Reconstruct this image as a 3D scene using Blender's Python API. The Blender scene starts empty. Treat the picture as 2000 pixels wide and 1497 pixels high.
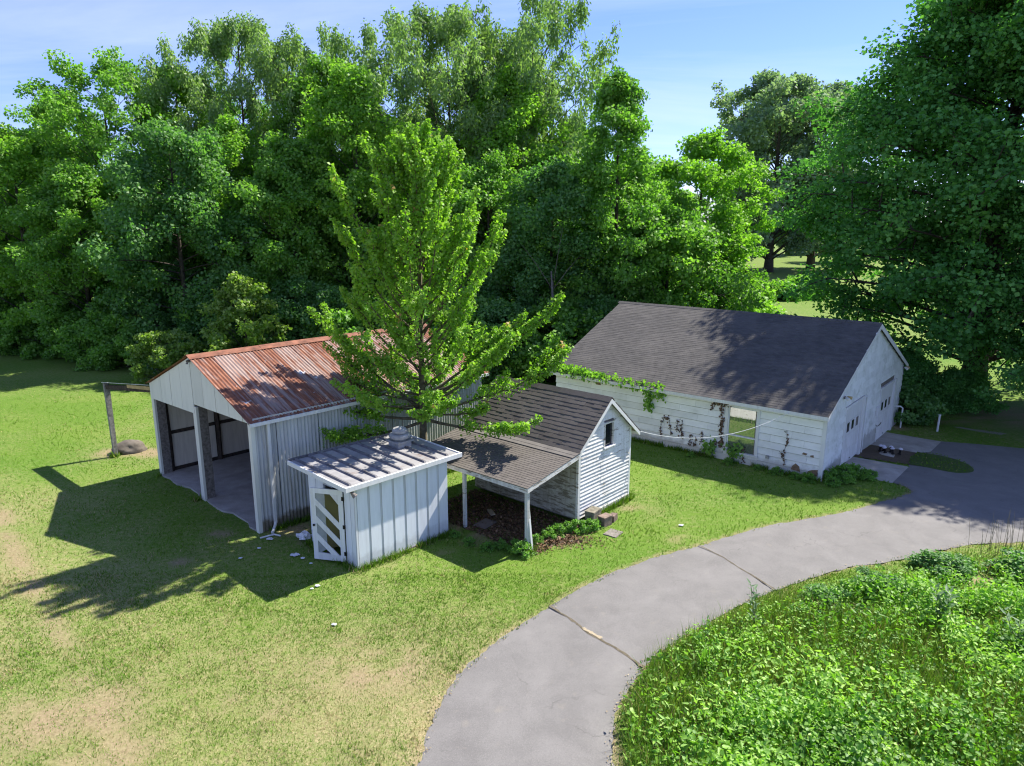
import bpy, bmesh, math, random
import numpy as np
from mathutils import Vector, Matrix
from mathutils.geometry import delaunay_2d_cdt

R = math.radians
scene = bpy.context.scene
COL = scene.collection

# ------------------------------------------------------------------ camera
cam_d = bpy.data.cameras.new('camera')
cam_d.sensor_fit = 'HORIZONTAL'; cam_d.sensor_width = 36.0
cam_d.lens = 1387.0 / 2000.0 * 36.0
cam_d.clip_start = 0.1; cam_d.clip_end = 3000
cam = bpy.data.objects.new('camera', cam_d); COL.objects.link(cam)
cam.location = (0, 0, 9.0); cam.rotation_euler = (R(90 - 12.9), 0, 0)
scene.camera = cam

# ------------------------------------------------------------------ sky, sun, exposure
SUN_EL, SUN_AZ = 48.5, 36.0            # azimuth counted from +X towards +Y
world = bpy.data.worlds.new('World'); scene.world = world; world.use_nodes = True
wn = world.node_tree; wn.nodes.clear()
w_out = wn.nodes.new('ShaderNodeOutputWorld'); w_bg = wn.nodes.new('ShaderNodeBackground')
sky = wn.nodes.new('ShaderNodeTexSky'); sky.sky_type = 'NISHITA'; sky.sun_disc = False
sky.sun_elevation = R(SUN_EL); sky.sun_rotation = R(90 - SUN_AZ)
sky.air_density = 1.0; sky.dust_density = 0.0; sky.ozone_density = 4.0; sky.altitude = 200
w_tc = wn.nodes.new('ShaderNodeTexCoord'); w_sep = wn.nodes.new('ShaderNodeSeparateXYZ')
wn.links.new(w_tc.outputs['Generated'], w_sep.inputs[0])
w_add = wn.nodes.new('ShaderNodeMath'); w_add.operation = 'ADD'; w_add.inputs[1].default_value = 0.12
wn.links.new(w_sep.outputs['Z'], w_add.inputs[0])
def _wdiv(o):
    d = wn.nodes.new('ShaderNodeMath'); d.operation = 'DIVIDE'
    wn.links.new(o, d.inputs[0]); wn.links.new(w_add.outputs[0], d.inputs[1]); return d.outputs[0]
w_cmb = wn.nodes.new('ShaderNodeCombineXYZ')
wn.links.new(_wdiv(w_sep.outputs['X']), w_cmb.inputs[0]); wn.links.new(_wdiv(w_sep.outputs['Y']), w_cmb.inputs[1])
w_map = wn.nodes.new('ShaderNodeMapping'); w_map.inputs['Scale'].default_value = (0.55, 1.5, 1)
w_map.inputs['Rotation'].default_value = (0, 0, R(12)); w_map.inputs['Location'].default_value = (3.1, 0.4, 0)
wn.links.new(w_cmb.outputs[0], w_map.inputs[0])
w_no = wn.nodes.new('ShaderNodeTexNoise'); w_no.inputs['Scale'].default_value = 0.8
w_no.inputs['Detail'].default_value = 8; w_no.inputs['Roughness'].default_value = 0.6; w_no.inputs['Distortion'].default_value = 0.6
wn.links.new(w_map.outputs[0], w_no.inputs['Vector'])
w_rmp = wn.nodes.new('ShaderNodeValToRGB')
w_rmp.color_ramp.elements[0].position = 0.38; w_rmp.color_ramp.elements[0].color = (0, 0, 0, 1)
w_rmp.color_ramp.elements[1].position = 0.85; w_rmp.color_ramp.elements[1].color = (.5, .5, .5, 1)
wn.links.new(w_no.outputs['Fac'], w_rmp.inputs[0])
w_mix = wn.nodes.new('ShaderNodeMix'); w_mix.data_type = 'RGBA'
wn.links.new(w_rmp.outputs[0], w_mix.inputs['Factor'])
w_tint = wn.nodes.new('ShaderNodeMix'); w_tint.data_type = 'RGBA'; w_tint.blend_type = 'MULTIPLY'; w_tint.inputs['Factor'].default_value = 1.0
wn.links.new(sky.outputs[0], w_tint.inputs['A']); w_tint.inputs['B'].default_value = (.36, .36, .56, 1)
wn.links.new(w_tint.outputs['Result'], w_mix.inputs['A']); w_mix.inputs['B'].default_value = (2.6, 2.85, 3.15, 1)
wn.links.new(w_mix.outputs['Result'], w_bg.inputs[0]); w_bg.inputs[1].default_value = 0.13
wn.links.new(w_bg.outputs[0], w_out.inputs[0])

sun_d = bpy.data.lights.new('sun', 'SUN'); sun_d.energy = 3.6; sun_d.angle = R(0.53); sun_d.color = (1.0, 0.94, 0.85)
sun = bpy.data.objects.new('sun', sun_d); COL.objects.link(sun)
SUNV = Vector((math.cos(R(SUN_AZ)) * math.cos(R(SUN_EL)), math.sin(R(SUN_AZ)) * math.cos(R(SUN_EL)), math.sin(R(SUN_EL))))
sun.rotation_euler = SUNV.to_track_quat('Z', 'Y').to_euler(); sun.location = (40, 40, 60)

scene.view_settings.view_transform = 'Standard'; scene.view_settings.look = 'None'
scene.view_settings.exposure = 1.65; scene.view_settings.gamma = 1.0
scene.cycles.max_bounces = 10; scene.cycles.diffuse_bounces = 7; scene.cycles.glossy_bounces = 3
scene.cycles.transmission_bounces = 5; scene.cycles.transparent_max_bounces = 6
scene.cycles.sample_clamp_indirect = 6.0; scene.cycles.filter_width = 1.15

# ------------------------------------------------------------------ node helpers
class Mat:
    def __init__(s, name):
        s.m = bpy.data.materials.new(name); s.m.use_nodes = True
        s.t = s.m.node_tree; s.t.nodes.clear()
        s.out = s.t.nodes.new('ShaderNodeOutputMaterial')
        s.geo = None
    def n(s, t): return s.t.nodes.new(t)
    def l(s, a, b): s.t.links.new(a, b)
    def put(s, v, sock):
        if isinstance(v, bpy.types.NodeSocket): s.l(v, sock)
        elif isinstance(v, (tuple, list)) and len(v) == 3 and sock.type == 'RGBA': sock.default_value = (*v, 1)
        else: sock.default_value = v
    def pos(s):
        if s.geo is None: s.geo = s.n('ShaderNodeNewGeometry')
        return s.geo.outputs['Position']
    def obj(s):
        return s.n('ShaderNodeTexCoord').outputs['Object']
    def mapped(s, vec, scale=(1, 1, 1), rot=(0, 0, 0), loc=(0, 0, 0)):
        k = s.n('ShaderNodeMapping'); s.l(vec, k.inputs[0])
        k.inputs['Scale'].default_value = scale; k.inputs['Rotation'].default_value = rot; k.inputs['Location'].default_value = loc
        return k.outputs[0]
    def noise(s, vec, scale, detail=4, rough=.55, dist=0):
        k = s.n('ShaderNodeTexNoise'); s.l(vec, k.inputs['Vector'])
        k.inputs['Scale'].default_value = scale; k.inputs['Detail'].default_value = detail
        k.inputs['Roughness'].default_value = rough; k.inputs['Distortion'].default_value = dist
        return k.outputs['Fac']
    def white(s, vec):
        k = s.n('ShaderNodeTexWhiteNoise'); s.l(vec, k.inputs['Vector']); return k.outputs['Value']
    def rnd(s): return s.n('ShaderNodeObjectInfo').outputs['Random']
    def attr(s, name):
        k = s.n('ShaderNodeAttribute'); k.attribute_name = name; return k.outputs['Fac']
    def ramp(s, fac, stops):
        k = s.n('ShaderNodeValToRGB'); e = k.color_ramp.elements
        while len(e) < len(stops): e.new(0.5)
        for el, (p, c) in zip(e, stops):
            el.position = p; el.color = (c, c, c, 1) if isinstance(c, (int, float)) else (*c, 1)
        s.put(fac, k.inputs[0]); return k.outputs[0]
    def mix(s, f, a, b, mode='MIX'):
        k = s.n('ShaderNodeMix'); k.data_type = 'RGBA'; k.blend_type = mode
        s.put(f, k.inputs['Factor']); s.put(a, k.inputs['A']); s.put(b, k.inputs['B']); return k.outputs['Result']
    def math(s, op, a, b=0.0, clamp=False):
        k = s.n('ShaderNodeMath'); k.operation = op; k.use_clamp = clamp
        s.put(a, k.inputs[0]); s.put(b, k.inputs[1]); return k.outputs[0]
    def sepz(s, vec, ax='Z'):
        k = s.n('ShaderNodeSeparateXYZ'); s.l(vec, k.inputs[0]); return k.outputs[ax]
    def bump(s, h, strength=.3, dist=.02):
        k = s.n('ShaderNodeBump'); s.l(h, k.inputs['Height'])
        k.inputs['Strength'].default_value = strength; k.inputs['Distance'].default_value = dist; return k.outputs[0]
    def pbr(s, col, rough=.8, bump=None, metal=0.0, spec=.3):
        k = s.n('ShaderNodeBsdfPrincipled'); s.put(col, k.inputs['Base Color']); s.put(rough, k.inputs['Roughness'])
        s.put(metal, k.inputs['Metallic']); s.put(spec, k.inputs['Specular IOR Level'])
        if bump is not None: s.l(bump, k.inputs['Normal'])
        s.l(k.outputs[0], s.out.inputs[0]); return s.m

def plain(name, col, rough=.8, var=.12, scale=6.0, metal=0.0, spec=.3):
    a = Mat(name); f = a.noise(a.pos(), scale, 5)
    c = a.ramp(f, [(.25, tuple(x * (1 - var * 2) for x in col)), (.75, tuple(min(1, x * (1 + var)) for x in col))])
    return a.pbr(c, rough, a.bump(f, .2, .01), metal, spec)

def leaf_mat(name, lo, mid, hi, tip=None, trans=.5, gloss=.03):
    a = Mat(name); t = a.attr('tint')
    st = [(0.0, lo), (.5, mid), (.92, hi)] + ([(.97, tip)] if tip else [])
    c = a.ramp(t, st)
    d = a.n('ShaderNodeBsdfDiffuse'); a.put(c, d.inputs[0])
    tr = a.n('ShaderNodeBsdfTranslucent'); tc = a.mix(1.0, c, (1.15, 1.38, .55), 'MULTIPLY'); a.put(tc, tr.inputs[0])
    m1 = a.n('ShaderNodeMixShader'); m1.inputs[0].default_value = trans; a.l(d.outputs[0], m1.inputs[1]); a.l(tr.outputs[0], m1.inputs[2])
    g = a.n('ShaderNodeBsdfGlossy'); g.inputs['Roughness'].default_value = .55; g.inputs[0].default_value = (.9, .95, .9, 1)
    m2 = a.n('ShaderNodeMixShader'); m2.inputs[0].default_value = gloss; a.l(m1.outputs[0], m2.inputs[1]); a.l(g.outputs[0], m2.inputs[2])
    a.l(m2.outputs[0], a.out.inputs[0]); return a.m

def painted(name, base, stain, amt=.5, rust=None, streak=(9, 9, .8), peel=None, peel_amt=.6, vdirt=0.0):
    """weathered paint: streaky stains running down, mottling, optional bare wood where paint has peeled"""
    a = Mat(name); p = a.pos()
    s1 = a.noise(a.mapped(p, streak), 1.0, 6, .65)
    s2 = a.noise(p, 1.3, 5, .6)
    f = a.math('MULTIPLY', a.ramp(s1, [(.42, 0), (.72, 1)]), a.ramp(s2, [(.3, .25), (.65, 1)]))
    c = a.mix(a.math('MULTIPLY', f, amt), base, stain)
    j = a.math('ADD', a.math('MULTIPLY', a.rnd(), .16), .89)
    c = a.mix(1.0, c, a.ramp(j, [(0, 0), (1, 1)]), 'MULTIPLY')
    if peel:
        q = a.noise(a.mapped(p, (2.2, 2.2, 16)), 1.0, 8, .72)
        c = a.mix(a.ramp(q, [(peel_amt, 0), (peel_amt + .05, 1)]), c, peel)
    if rust:
        q = a.noise(a.mapped(p, (5.5, 5.5, .35)), 1.0, 5, .6)
        c = a.mix(a.ramp(q, [(.6, 0), (.74, .85)]), c, rust)
    if vdirt:
        z = a.sepz(p); g = a.math('ADD', z, a.math('MULTIPLY', a.noise(p, 4, 5), -.55))
        c = a.mix(a.ramp(g, [(0.0, vdirt), (.18, 0)]), c, (.14, .12, .08))
    return a.pbr(c, .72, a.bump(s1, .15, .01))

# ------------------------------------------------------------------ mesh helpers
def tag(o, label, cat, group=None):
    o['label'] = label; o['category'] = cat
    if group: o['group'] = group
    return o
def link(o, parent=None):
    COL.objects.link(o)
    if parent is not None: o.parent = parent
    return o
def empty(name, loc, rotz=0.0):
    o = bpy.data.objects.new(name, None); o.location = loc; o.rotation_euler = (0, 0, rotz); o.empty_display_size = .3
    return link(o)
def fast_mesh(name, V, F, mat, tint=None, smooth=False):
    V = np.asarray(V, np.float32).reshape(-1, 3); F = np.asarray(F, np.int32); k = F.shape[1]
    me = bpy.data.meshes.new(name); me.vertices.add(len(V)); me.vertices.foreach_set('co', V.ravel())
    me.loops.add(F.size); me.loops.foreach_set('vertex_index', F.ravel())
    me.polygons.add(len(F)); me.polygons.foreach_set('loop_start', np.arange(0, F.size, k, dtype=np.int32))
    me.polygons.foreach_set('loop_total', np.full(len(F), k, np.int32))
    if smooth: me.polygons.foreach_set('use_smooth', np.ones(len(F), bool))
    me.update(calc_edges=True)
    if tint is not None:
        at = me.attributes.new('tint', 'FLOAT', 'POINT'); at.data.foreach_set('value', np.asarray(tint, np.float32))
    if mat: me.materials.append(mat)
    return me
class MB:
    """collects simple solids into one mesh"""
    def __init__(s): s.v = []; s.f = []
    def box(s, x0, x1, y0, y1, z0, z1):
        n = len(s.v); s.v += [(x0, y0, z0), (x1, y0, z0), (x1, y1, z0), (x0, y1, z0), (x0, y0, z1), (x1, y0, z1), (x1, y1, z1), (x0, y1, z1)]
        s.f += [tuple(n + i for i in q) for q in ((3, 2, 1, 0), (4, 5, 6, 7), (0, 1, 5, 4), (1, 2, 6, 5), (2, 3, 7, 6), (3, 0, 4, 7))]; return s
    def hexa(s, p):           # eight corners, bottom four then top four
        n = len(s.v); s.v += [tuple(q) for q in p]
        s.f += [tuple(n + i for i in q) for q in ((3, 2, 1, 0), (4, 5, 6, 7), (0, 1, 5, 4), (1, 2, 6, 5), (2, 3, 7, 6), (3, 0, 4, 7))]; return s
    def prism(s, poly, off):  # planar polygon (list of 3d) extruded by vector off
        n = len(s.v); k = len(poly); s.v += [tuple(p) for p in poly] + [tuple(Vector(p) + Vector(off)) for p in poly]
        s.f += [tuple(n + i for i in range(k))[::-1], tuple(n + k + i for i in range(k))]
        s.f += [(n + i, n + (i + 1) % k, n + k + (i + 1) % k, n + k + i) for i in range(k)]; return s
    def tube(s, pts, rad, sides=6):
        pts = [Vector(p) for p in pts]; n0 = len(s.v)
        if isinstance(rad, (int, float)): rad = [rad] * len(pts)
        for i, p in enumerate(pts):
            d = (pts[min(i + 1, len(pts) - 1)] - pts[max(i - 1, 0)])
            d = d.normalized() if d.length > 1e-6 else Vector((0, 0, 1))
            a = d.cross(Vector((0, 0, 1)) if abs(d.z) < .9 else Vector((1, 0, 0))).normalized(); b = d.cross(a)
            for k in range(sides):
                t = 2 * math.pi * k / sides; s.v.append(tuple(p + (a * math.cos(t) + b * math.sin(t)) * rad[i]))
        for i in range(len(pts) - 1):
            for k in range(sides):
                a0 = n0 + i * sides + k; a1 = n0 + i * sides + (k + 1) % sides
                s.f.append((a0, a1, a1 + sides, a0 + sides))
        s.f.append(tuple(n0 + k for k in range(sides))[::-1]); s.f.append(tuple(n0 + (len(pts) - 1) * sides + k for k in range(sides)))
        return s
    def lathe(s, prof, cx, cy, sides=16):
        n0 = len(s.v)
        for r, z in prof:
            for k in range(sides):
                t = 2 * math.pi * k / sides; s.v.append((cx + r * math.cos(t), cy + r * math.sin(t), z))
        for i in range(len(prof) - 1):
            for k in range(sides):
                a0 = n0 + i * sides + k; a1 = n0 + i * sides + (k + 1) % sides; s.f.append((a0, a1, a1 + sides, a0 + sides))
        s.f.append(tuple(n0 + k for k in range(sides))[::-1]); s.f.append(tuple(n0 + (len(prof) - 1) * sides + k for k in range(sides))); return s
    def mesh(s, name, mat, smooth=False):
        me = bpy.data.meshes.new(name); me.from_pydata(s.v, [], s.f); me.update()
        bm = bmesh.new(); bm.from_mesh(me); bmesh.ops.recalc_face_normals(bm, faces=bm.faces); bm.to_mesh(me); bm.free()
        if smooth:
            for p in me.polygons: p.use_smooth = True
        if mat: me.materials.append(mat)
        return me
    def obj(s, name, mat, parent=None, loc=None, smooth=False):
        o = bpy.data.objects.new(name, s.mesh(name, mat, smooth))
        if loc: o.location = loc
        return link(o, parent)
def box(name, mat, parent, *b): return MB().box(*b).obj(name, mat, parent)
def child(name, me, parent, loc=(0, 0, 0), rot=(0, 0, 0), scale=None):
    o = bpy.data.objects.new(name, me); o.location = loc; o.rotation_euler = rot
    if scale: o.scale = scale
    return link(o, parent)

def clip_poly(poly, a, b, c):     # keep a*x+b*z<=c
    out = []
    for i in range(len(poly)):
        p, q = poly[i], poly[(i + 1) % len(poly)]
        dp, dq = a * p[0] + b * p[1] - c, a * q[0] + b * q[1] - c
        if dp <= 0: out.append(p)
        if dp * dq < 0:
            t = dp / (dp - dq); out.append((p[0] + (q[0] - p[0]) * t, p[1] + (q[1] - p[1]) * t))
    return out

# ------------------------------------------------------------------ noise and ground helpers
def vnoise(x, y, cell, seed):
    rg = np.random.default_rng(seed); T = rg.random((128, 128))
    u = np.asarray(x) / cell + 1000.0; v = np.asarray(y) / cell + 1000.0
    i = np.floor(u).astype(int); j = np.floor(v).astype(int); fu = u - i; fv = v - j
    fu = fu * fu * (3 - 2 * fu); fv = fv * fv * (3 - 2 * fv)
    g = lambda a, b: T[a % 128, b % 128]
    return (g(i, j) * (1 - fu) + g(i + 1, j) * fu) * (1 - fv) + (g(i, j + 1) * (1 - fu) + g(i + 1, j + 1) * fu) * fv
def fbm(x, y, cell, seed, octv=4):
    s = 0; a = 1; t = 0
    for k in range(octv):
        s = s + a * vnoise(x, y, cell / 2 ** k, seed + k); t += a; a *= .55
    return s / t
EC, ES = math.cos(R(49.5)), math.sin(R(49.5))
def gz(x, y):
    s = np.clip(((np.asarray(x) - 10.9) * EC + (np.asarray(y) - 23.76) * ES) / 9.0, 0, 1)
    return -0.36 * s * s * (3 - 2 * s)
def inside(x, y, poly):
    x = np.asarray(x); y = np.asarray(y); r = np.zeros(x.shape, bool); n = len(poly)
    for i in range(n):
        x0, y0 = poly[i]; x1, y1 = poly[(i + 1) % n]
        if y0 == y1: continue
        c = ((y0 > y) != (y1 > y)) & (x < (x1 - x0) * (y - y0) / (y1 - y0) + x0); r ^= c
    return r
def seg_dist(x, y, pts):
    d = np.full(np.shape(x), 1e9)
    for (x0, y0), (x1, y1) in zip(pts[:-1], pts[1:]):
        dx, dy = x1 - x0, y1 - y0; t = np.clip(((x - x0) * dx + (y - y0) * dy) / (dx * dx + dy * dy), 0, 1)
        d = np.minimum(d, np.hypot(x - x0 - t * dx, y - y0 - t * dy))
    return d
def smooth_curve(pts, n=4):
    P = [Vector((p[0], p[1])) for p in pts]; out = []
    for i in range(len(P) - 1):
        p0 = P[max(i - 1, 0)]; p1 = P[i]; p2 = P[i + 1]; p3 = P[min(i + 2, len(P) - 1)]
        for k in range(n):
            t = k / n
            q = .5 * ((2 * p1) + (p2 - p0) * t + (2 * p0 - 5 * p1 + 4 * p2 - p3) * t * t + (3 * p1 - p0 - 3 * p2 + p3) * t ** 3)
            out.append((q.x, q.y))
    out.append((P[-1].x, P[-1].y)); return out

class Fr:
    def __init__(s, x, y, deg): s.x, s.y, s.a = x, y, R(deg)
    def w(s, lx, ly): return (s.x + lx * math.cos(s.a) - ly * math.sin(s.a), s.y + lx * math.sin(s.a) + ly * math.cos(s.a))
    def poly(s, x0, x1, y0, y1): return [s.w(x0, y0), s.w(x1, y0), s.w(x1, y1), s.w(x0, y1)]
SH = Fr(-7.42, 19.4, 46.8); PU = Fr(-4.06, 17.2, 46.2); SM = Fr(1.98, 20.09, 48.6); GA = Fr(10.93, 23.76, 49.9)

OUT = [(-2.2, -6), (-1.95, 2), (-1.7, 8), (-1.58, 10.26), (-1.54, 10.85), (-1.4, 11.78), (-1.22, 12.39), (-1.05, 12.85), (-0.66, 13.48), (-0.09, 14.26), (0.93, 15.38), (1.53, 16.06), (2.4, 16.89), (3.3, 17.51), (4.25, 18.11), (5.29, 18.62), (5.93, 19.02), (7.56, 19.9), (9.21, 20.54), (10.64, 21.06), (11.98, 21.78), (13.04, 22.35), (13.6, 22.75), (13.71, 23.21), (13.56, 23.6)]
INN = [(1.5, -6), (1.55, 2), (1.65, 8), (1.73, 10.26), (1.83, 11.06), (2.01, 11.72), (2.36, 12.39), (2.7, 12.95), (3.04, 13.41), (3.58, 13.86), (3.88, 14.17), (4.76, 14.89), (5.63, 15.52), (6.54, 16.11), (7.66, 16.73), (9.0, 17.34), (10.27, 17.69), (11.85, 18.3), (13.12, 18.69), (14.72, 18.89), (16.3, 19.02), (22, 18.7), (34, 17.0)]
TOP = [(18.69, 29.55), (20.14, 29.11), (21.57, 28.55), (23.21, 27.87), (28, 26), (34, 24.5)]
rj = random.Random(5)
_o = smooth_curve(OUT, 8); _i = smooth_curve(INN, 8); _t = smooth_curve(TOP, 3)
_o = [(a + rj.uniform(-.04, .04), b + rj.uniform(-.04, .04)) for a, b in _o]
_i = [(a + rj.uniform(-.035, .035), b + rj.uniform(-.035, .035)) for a, b in _i]
DRIVE = _o + [(13.44, 23.67), (15.2, 25.78), (15.3, 26.0), (16.6, 27.8), (17.36, 28.06)] + _t + _i[::-1]
SLAB1 = [(13.54, 26.96), (15.2, 25.78), (13.44, 23.67), (11.95, 24.85)]
SLAB2 = [(15.30, 28.93), (16.95, 31.0), (18.69, 29.55), (17.36, 28.06), (16.60, 27.84)]
ISL = smooth_curve([(16.71, 27.86), (17.31, 27.48), (17.64, 27.02), (17.78, 26.4), (17.69, 25.88), (17.4, 25.35), (17.0, 25.1), (16.5, 25.05), (16.08, 25.35), (15.78, 25.65), (15.32, 25.99)], 4) + [(15.9, 27.0)]
BRICK = [(15.30, 28.90), (16.67, 27.82), (15.35, 26.05), (13.60, 26.98)]
PAD = [(14.67, 27.33), (15.23, 26.67), (15.8, 27.47), (15.32, 28.24)]
GZ = lambda x, y: float(gz(x, y))

def sheet(name, poly, dz, mat, step=.5, extra=None, parent=None, crown=0.0):
    """a sheet lying on the ground, triangulated so that it follows the slope"""
    P = [Vector(p) for p in poly]; n = len(P)
    xs = [p[0] for p in poly]; ys = [p[1] for p in poly]
    gx, gy = np.meshgrid(np.arange(min(xs), max(xs), step), np.arange(min(ys), max(ys), step)); gx = gx.ravel(); gy = gy.ravel()
    k = inside(gx, gy, poly) & (seg_dist(gx, gy, list(poly) + [poly[0]]) > step * .35)
    inner = [Vector((a, b)) for a, b in zip(gx[k], gy[k])]
    vs, es, fs, *_ = delaunay_2d_cdt(P + inner, [(i, (i + 1) % n) for i in range(n)], [], 1, 1e-4)
    V = np.array([(v.x, v.y) for v in vs]); d = seg_dist(V[:, 0], V[:, 1], list(poly) + [poly[0]])
    z = gz(V[:, 0], V[:, 1]) + dz + crown * np.clip(d / .5, 0, 1)
    z = z - (d < 1e-3) * (dz * 1.6 if crown == 0 else 0)
    me = fast_mesh(name, np.c_[V, z], np.array([f for f in fs if len(f) == 3]), mat, smooth=True)
    bm = bmesh.new(); bm.from_mesh(me); bmesh.ops.recalc_face_normals(bm, faces=bm.faces)
    if sum(f.normal.z for f in bm.faces) < 0: bmesh.ops.reverse_faces(bm, faces=bm.faces)
    bm.to_mesh(me); bm.free()
    return link(bpy.data.objects.new(name, me), parent)

# ================================================================== GROUND
def dirt_at(x, y):
    n = fbm(x, y, .9, 11, 5); n2 = fbm(x, y, 2.6, 31, 4)
    d = np.zeros(np.shape(x))
    tr = seg_dist(x, y, [(-16.5, 21.5), (-14.38, 18.82), (-12.07, 16.21), (-10.03, 13.98), (-8.93, 12.88), (-8.06, 11.93), (-6.6, 10.4)])
    d = np.maximum(d, np.clip(1.25 - tr / .36, 0, 1) * np.clip((n - .34) * 6, 0, 1) * .95)
    fore = np.clip((15.2 - y) / 3.5, 0, 1) * np.clip((-.5 - x) / 1.5, 0, 1)
    d = np.maximum(d, fore * np.clip((n * .6 + n2 * .4 - .535) * 8, 0, 1) * .75)
    for cx, cy, rx, ry in ((-8.3, 11.6, 1.6, 1.3), (-2.9, 13.0, 1.5, 1.1), (4.95, 19.0, .55, .32), (3.75, 20.9, 1.0, .75),
                           (-.2, 20.3, 2.1, 1.5), (1.2, 19.0, .8, .5), (-1.6, 19.6, 1.6, 1.0), (-6.6, 19.8, .9, .6), (-5.6, 18.9, .6, .5), (-3.2, 17.5, 1.0, .25), (-2.4, 18.3, .8, .3), (-15.6, 27.0, 1.3, 1.0),
                           (-14.4, 26.9, 1.0, .8), (17.9, 31.6, .5, .5), (21.5, 33.5, 3.4, 1.4), (24.5, 33.5, 4, 2.2), (-8.6, 19.4, .5, .25), (11.7, 16.5, 1.1, .55), (13.4, 17.1, 1.2, .6), (9.3, 15.9, .6, .4), (8.2, 15.2, .5, .35), (10.4, 14.6, .6, .35), (-9.0, 17.6, .4, .25)):
        q = np.hypot((x - cx) / rx, (y - cy) / ry)
        d = np.maximum(d, np.clip(1.5 - q * 1.25, 0, 1) * np.clip((n - .33) * 6, 0, 1))
    de = seg_dist(x, y, _o[::3]); d = np.maximum(d, np.clip(1.2 - de / .09, 0, 1) * .8)
    de = seg_dist(x, y, _i[::3]); d = np.maximum(d, np.clip(1.2 - de / .12, 0, 1) * np.clip((n - .35) * 6, 0, 1) * .9)
    return d
def dry_at(x, y):
    n = fbm(x, y, 1.7, 51, 4); n2 = fbm(x, y, 5.5, 71, 3)
    b = .04 + .37 * np.clip((19.0 - y - .12 * (x + 4)) / 7.0, 0, 1) * np.clip((2.5 - x) / 3, 0, 1) + .25 * np.clip((-10 - x) / 6, 0, 1) * np.clip((27 - y) / 6, 0, 1)
    return np.clip(b + (n - .5) * .42 + (n2 - .5) * .25, 0, 1)

def axis(lo, hi, step, far):
    a = list(np.arange(lo, hi + 1e-6, step)); s = step; q = hi
    while q < far: s *= 1.35; q += s; a.append(q)
    s = step; q = lo
    while q > -far: s *= 1.35; q -= s; a.insert(0, q)
    return np.array(a)
gxs = axis(-18, 20, .2, 1400); gys = axis(8, 34, .2, 1400)
GXm, GYm = np.meshgrid(gxs, gys); gx = GXm.ravel(); gy = GYm.ravel()
near = (np.abs(gx) < 60) & (np.abs(gy - 25) < 60)
gzv = gz(gx, gy) + near * ((fbm(gx, gy, 1.1, 3, 3) - .5) * .03)
sunk = inside(gx, gy, DRIVE) | inside(gx, gy, SLAB1) | inside(gx, gy, SLAB2) | inside(gx, gy, BRICK)
gzv = np.where(sunk, gz(gx, gy) - .05, gzv)
weed_in = 0
nx, ny = len(gxs), len(gys); idx = np.arange(nx * ny).reshape(ny, nx)
GF = np.stack([idx[:-1, :-1], idx[:-1, 1:], idx[1:, 1:], idx[1:, :-1]], -1).reshape(-1, 4)
a = Mat('lawn_soil'); p = a.pos(); dry = a.attr('dry'); drt = a.attr('dirt')
nf = a.noise(p, 26, 6, .7); nm = a.noise(p, 3.1, 5, .6); nl = a.noise(p, .22, 4)
grn = a.ramp(nf, [(.25, (.045, .100, .010)), (.5, (.085, .170, .020)), (.75, (.14, .235, .036))])
grn = a.mix(a.ramp(nm, [(.35, 0), (.7, .45)]), grn, (.115, .195, .024))
grn = a.mix(a.ramp(nl, [(.4, 0), (.65, .5)]), grn, (.135, .205, .03))
tan = a.ramp(nf, [(.25, (.19, .155, .075)), (.55, (.33, .275, .15)), (.8, (.46, .38, .24))])
np2 = a.noise(p, 6.5, 7, .72); dm = a.math('ADD', a.math('MULTIPLY', dry, 1.25), a.math('MULTIPLY', a.math('SUBTRACT', np2, .5), 1.8), True)
lawn = a.mix(dm, grn, tan)
soil = a.ramp(a.noise(p, 14, 6, .7), [(.25, (.15, .115, .06)), (.55, (.27, .215, .125)), (.8, (.38, .315, .20))])
col = a.mix(a.math('MULTIPLY', drt, a.ramp(a.noise(p, 9, 6, .75), [(.30, .5), (.50, 1.0)])), lawn, soil)
M_LAWN = a.pbr(col, .95, a.bump(nf, .5, .03), spec=.1)
gme = fast_mesh('ground', np.c_[gx, gy, gzv], GF, M_LAWN, smooth=True)
for nm_, val in (('dry', np.where(near, dry_at(gx, gy), .12)), ('dirt', np.where(near, dirt_at(gx, gy), 0))):
    at = gme.attributes.new(nm_, 'FLOAT', 'POINT'); at.data.foreach_set('value', val.astype(np.float32))
ground = link(bpy.data.objects.new('ground', gme)); ground['kind'] = 'structure'

# driveway
a = Mat('asphalt'); p = a.pos()
f1 = a.noise(p, 120, 3, .7); f2 = a.noise(p, 1.1, 6, .62, .4); f3 = a.noise(a.mapped(p, (.6, .25, 1), (0, 0, R(40))), 1.0, 5, .6)
c = a.ramp(f2, [(.28, (.152, .147, .139)), (.5, (.182, .176, .166)), (.75, (.222, .214, .202))])
c = a.mix(a.ramp(f3, [(.52, 0), (.75, .35)]), c, (.11, .104, .098))
c = a.mix(a.ramp(a.noise(p, 34, 4, .8), [(.38, .30), (.5, 0), (.62, .0)]), c, (.10, .095, .09)); c = a.mix(a.ramp(a.noise(p, 41, 4, .8), [(.52, 0), (.66, .30)]), c, (.34, .32, .295))
vo = a.n('ShaderNodeTexVoronoi'); vo.feature = 'DISTANCE_TO_EDGE'; vo.inputs['Scale'].default_value = .42; wv = a.n('ShaderNodeVectorMath'); wv.operation = 'ADD'; nv = a.n('ShaderNodeTexNoise'); nv.inputs['Scale'].default_value = 1.7; nv.inputs['Detail'].default_value = 6; a.l(p, nv.inputs['Vector']); a.l(p, wv.inputs[0]); a.l(nv.outputs['Color'], wv.inputs[1]); a.l(wv.outputs[0], vo.inputs['Vector'])
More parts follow.
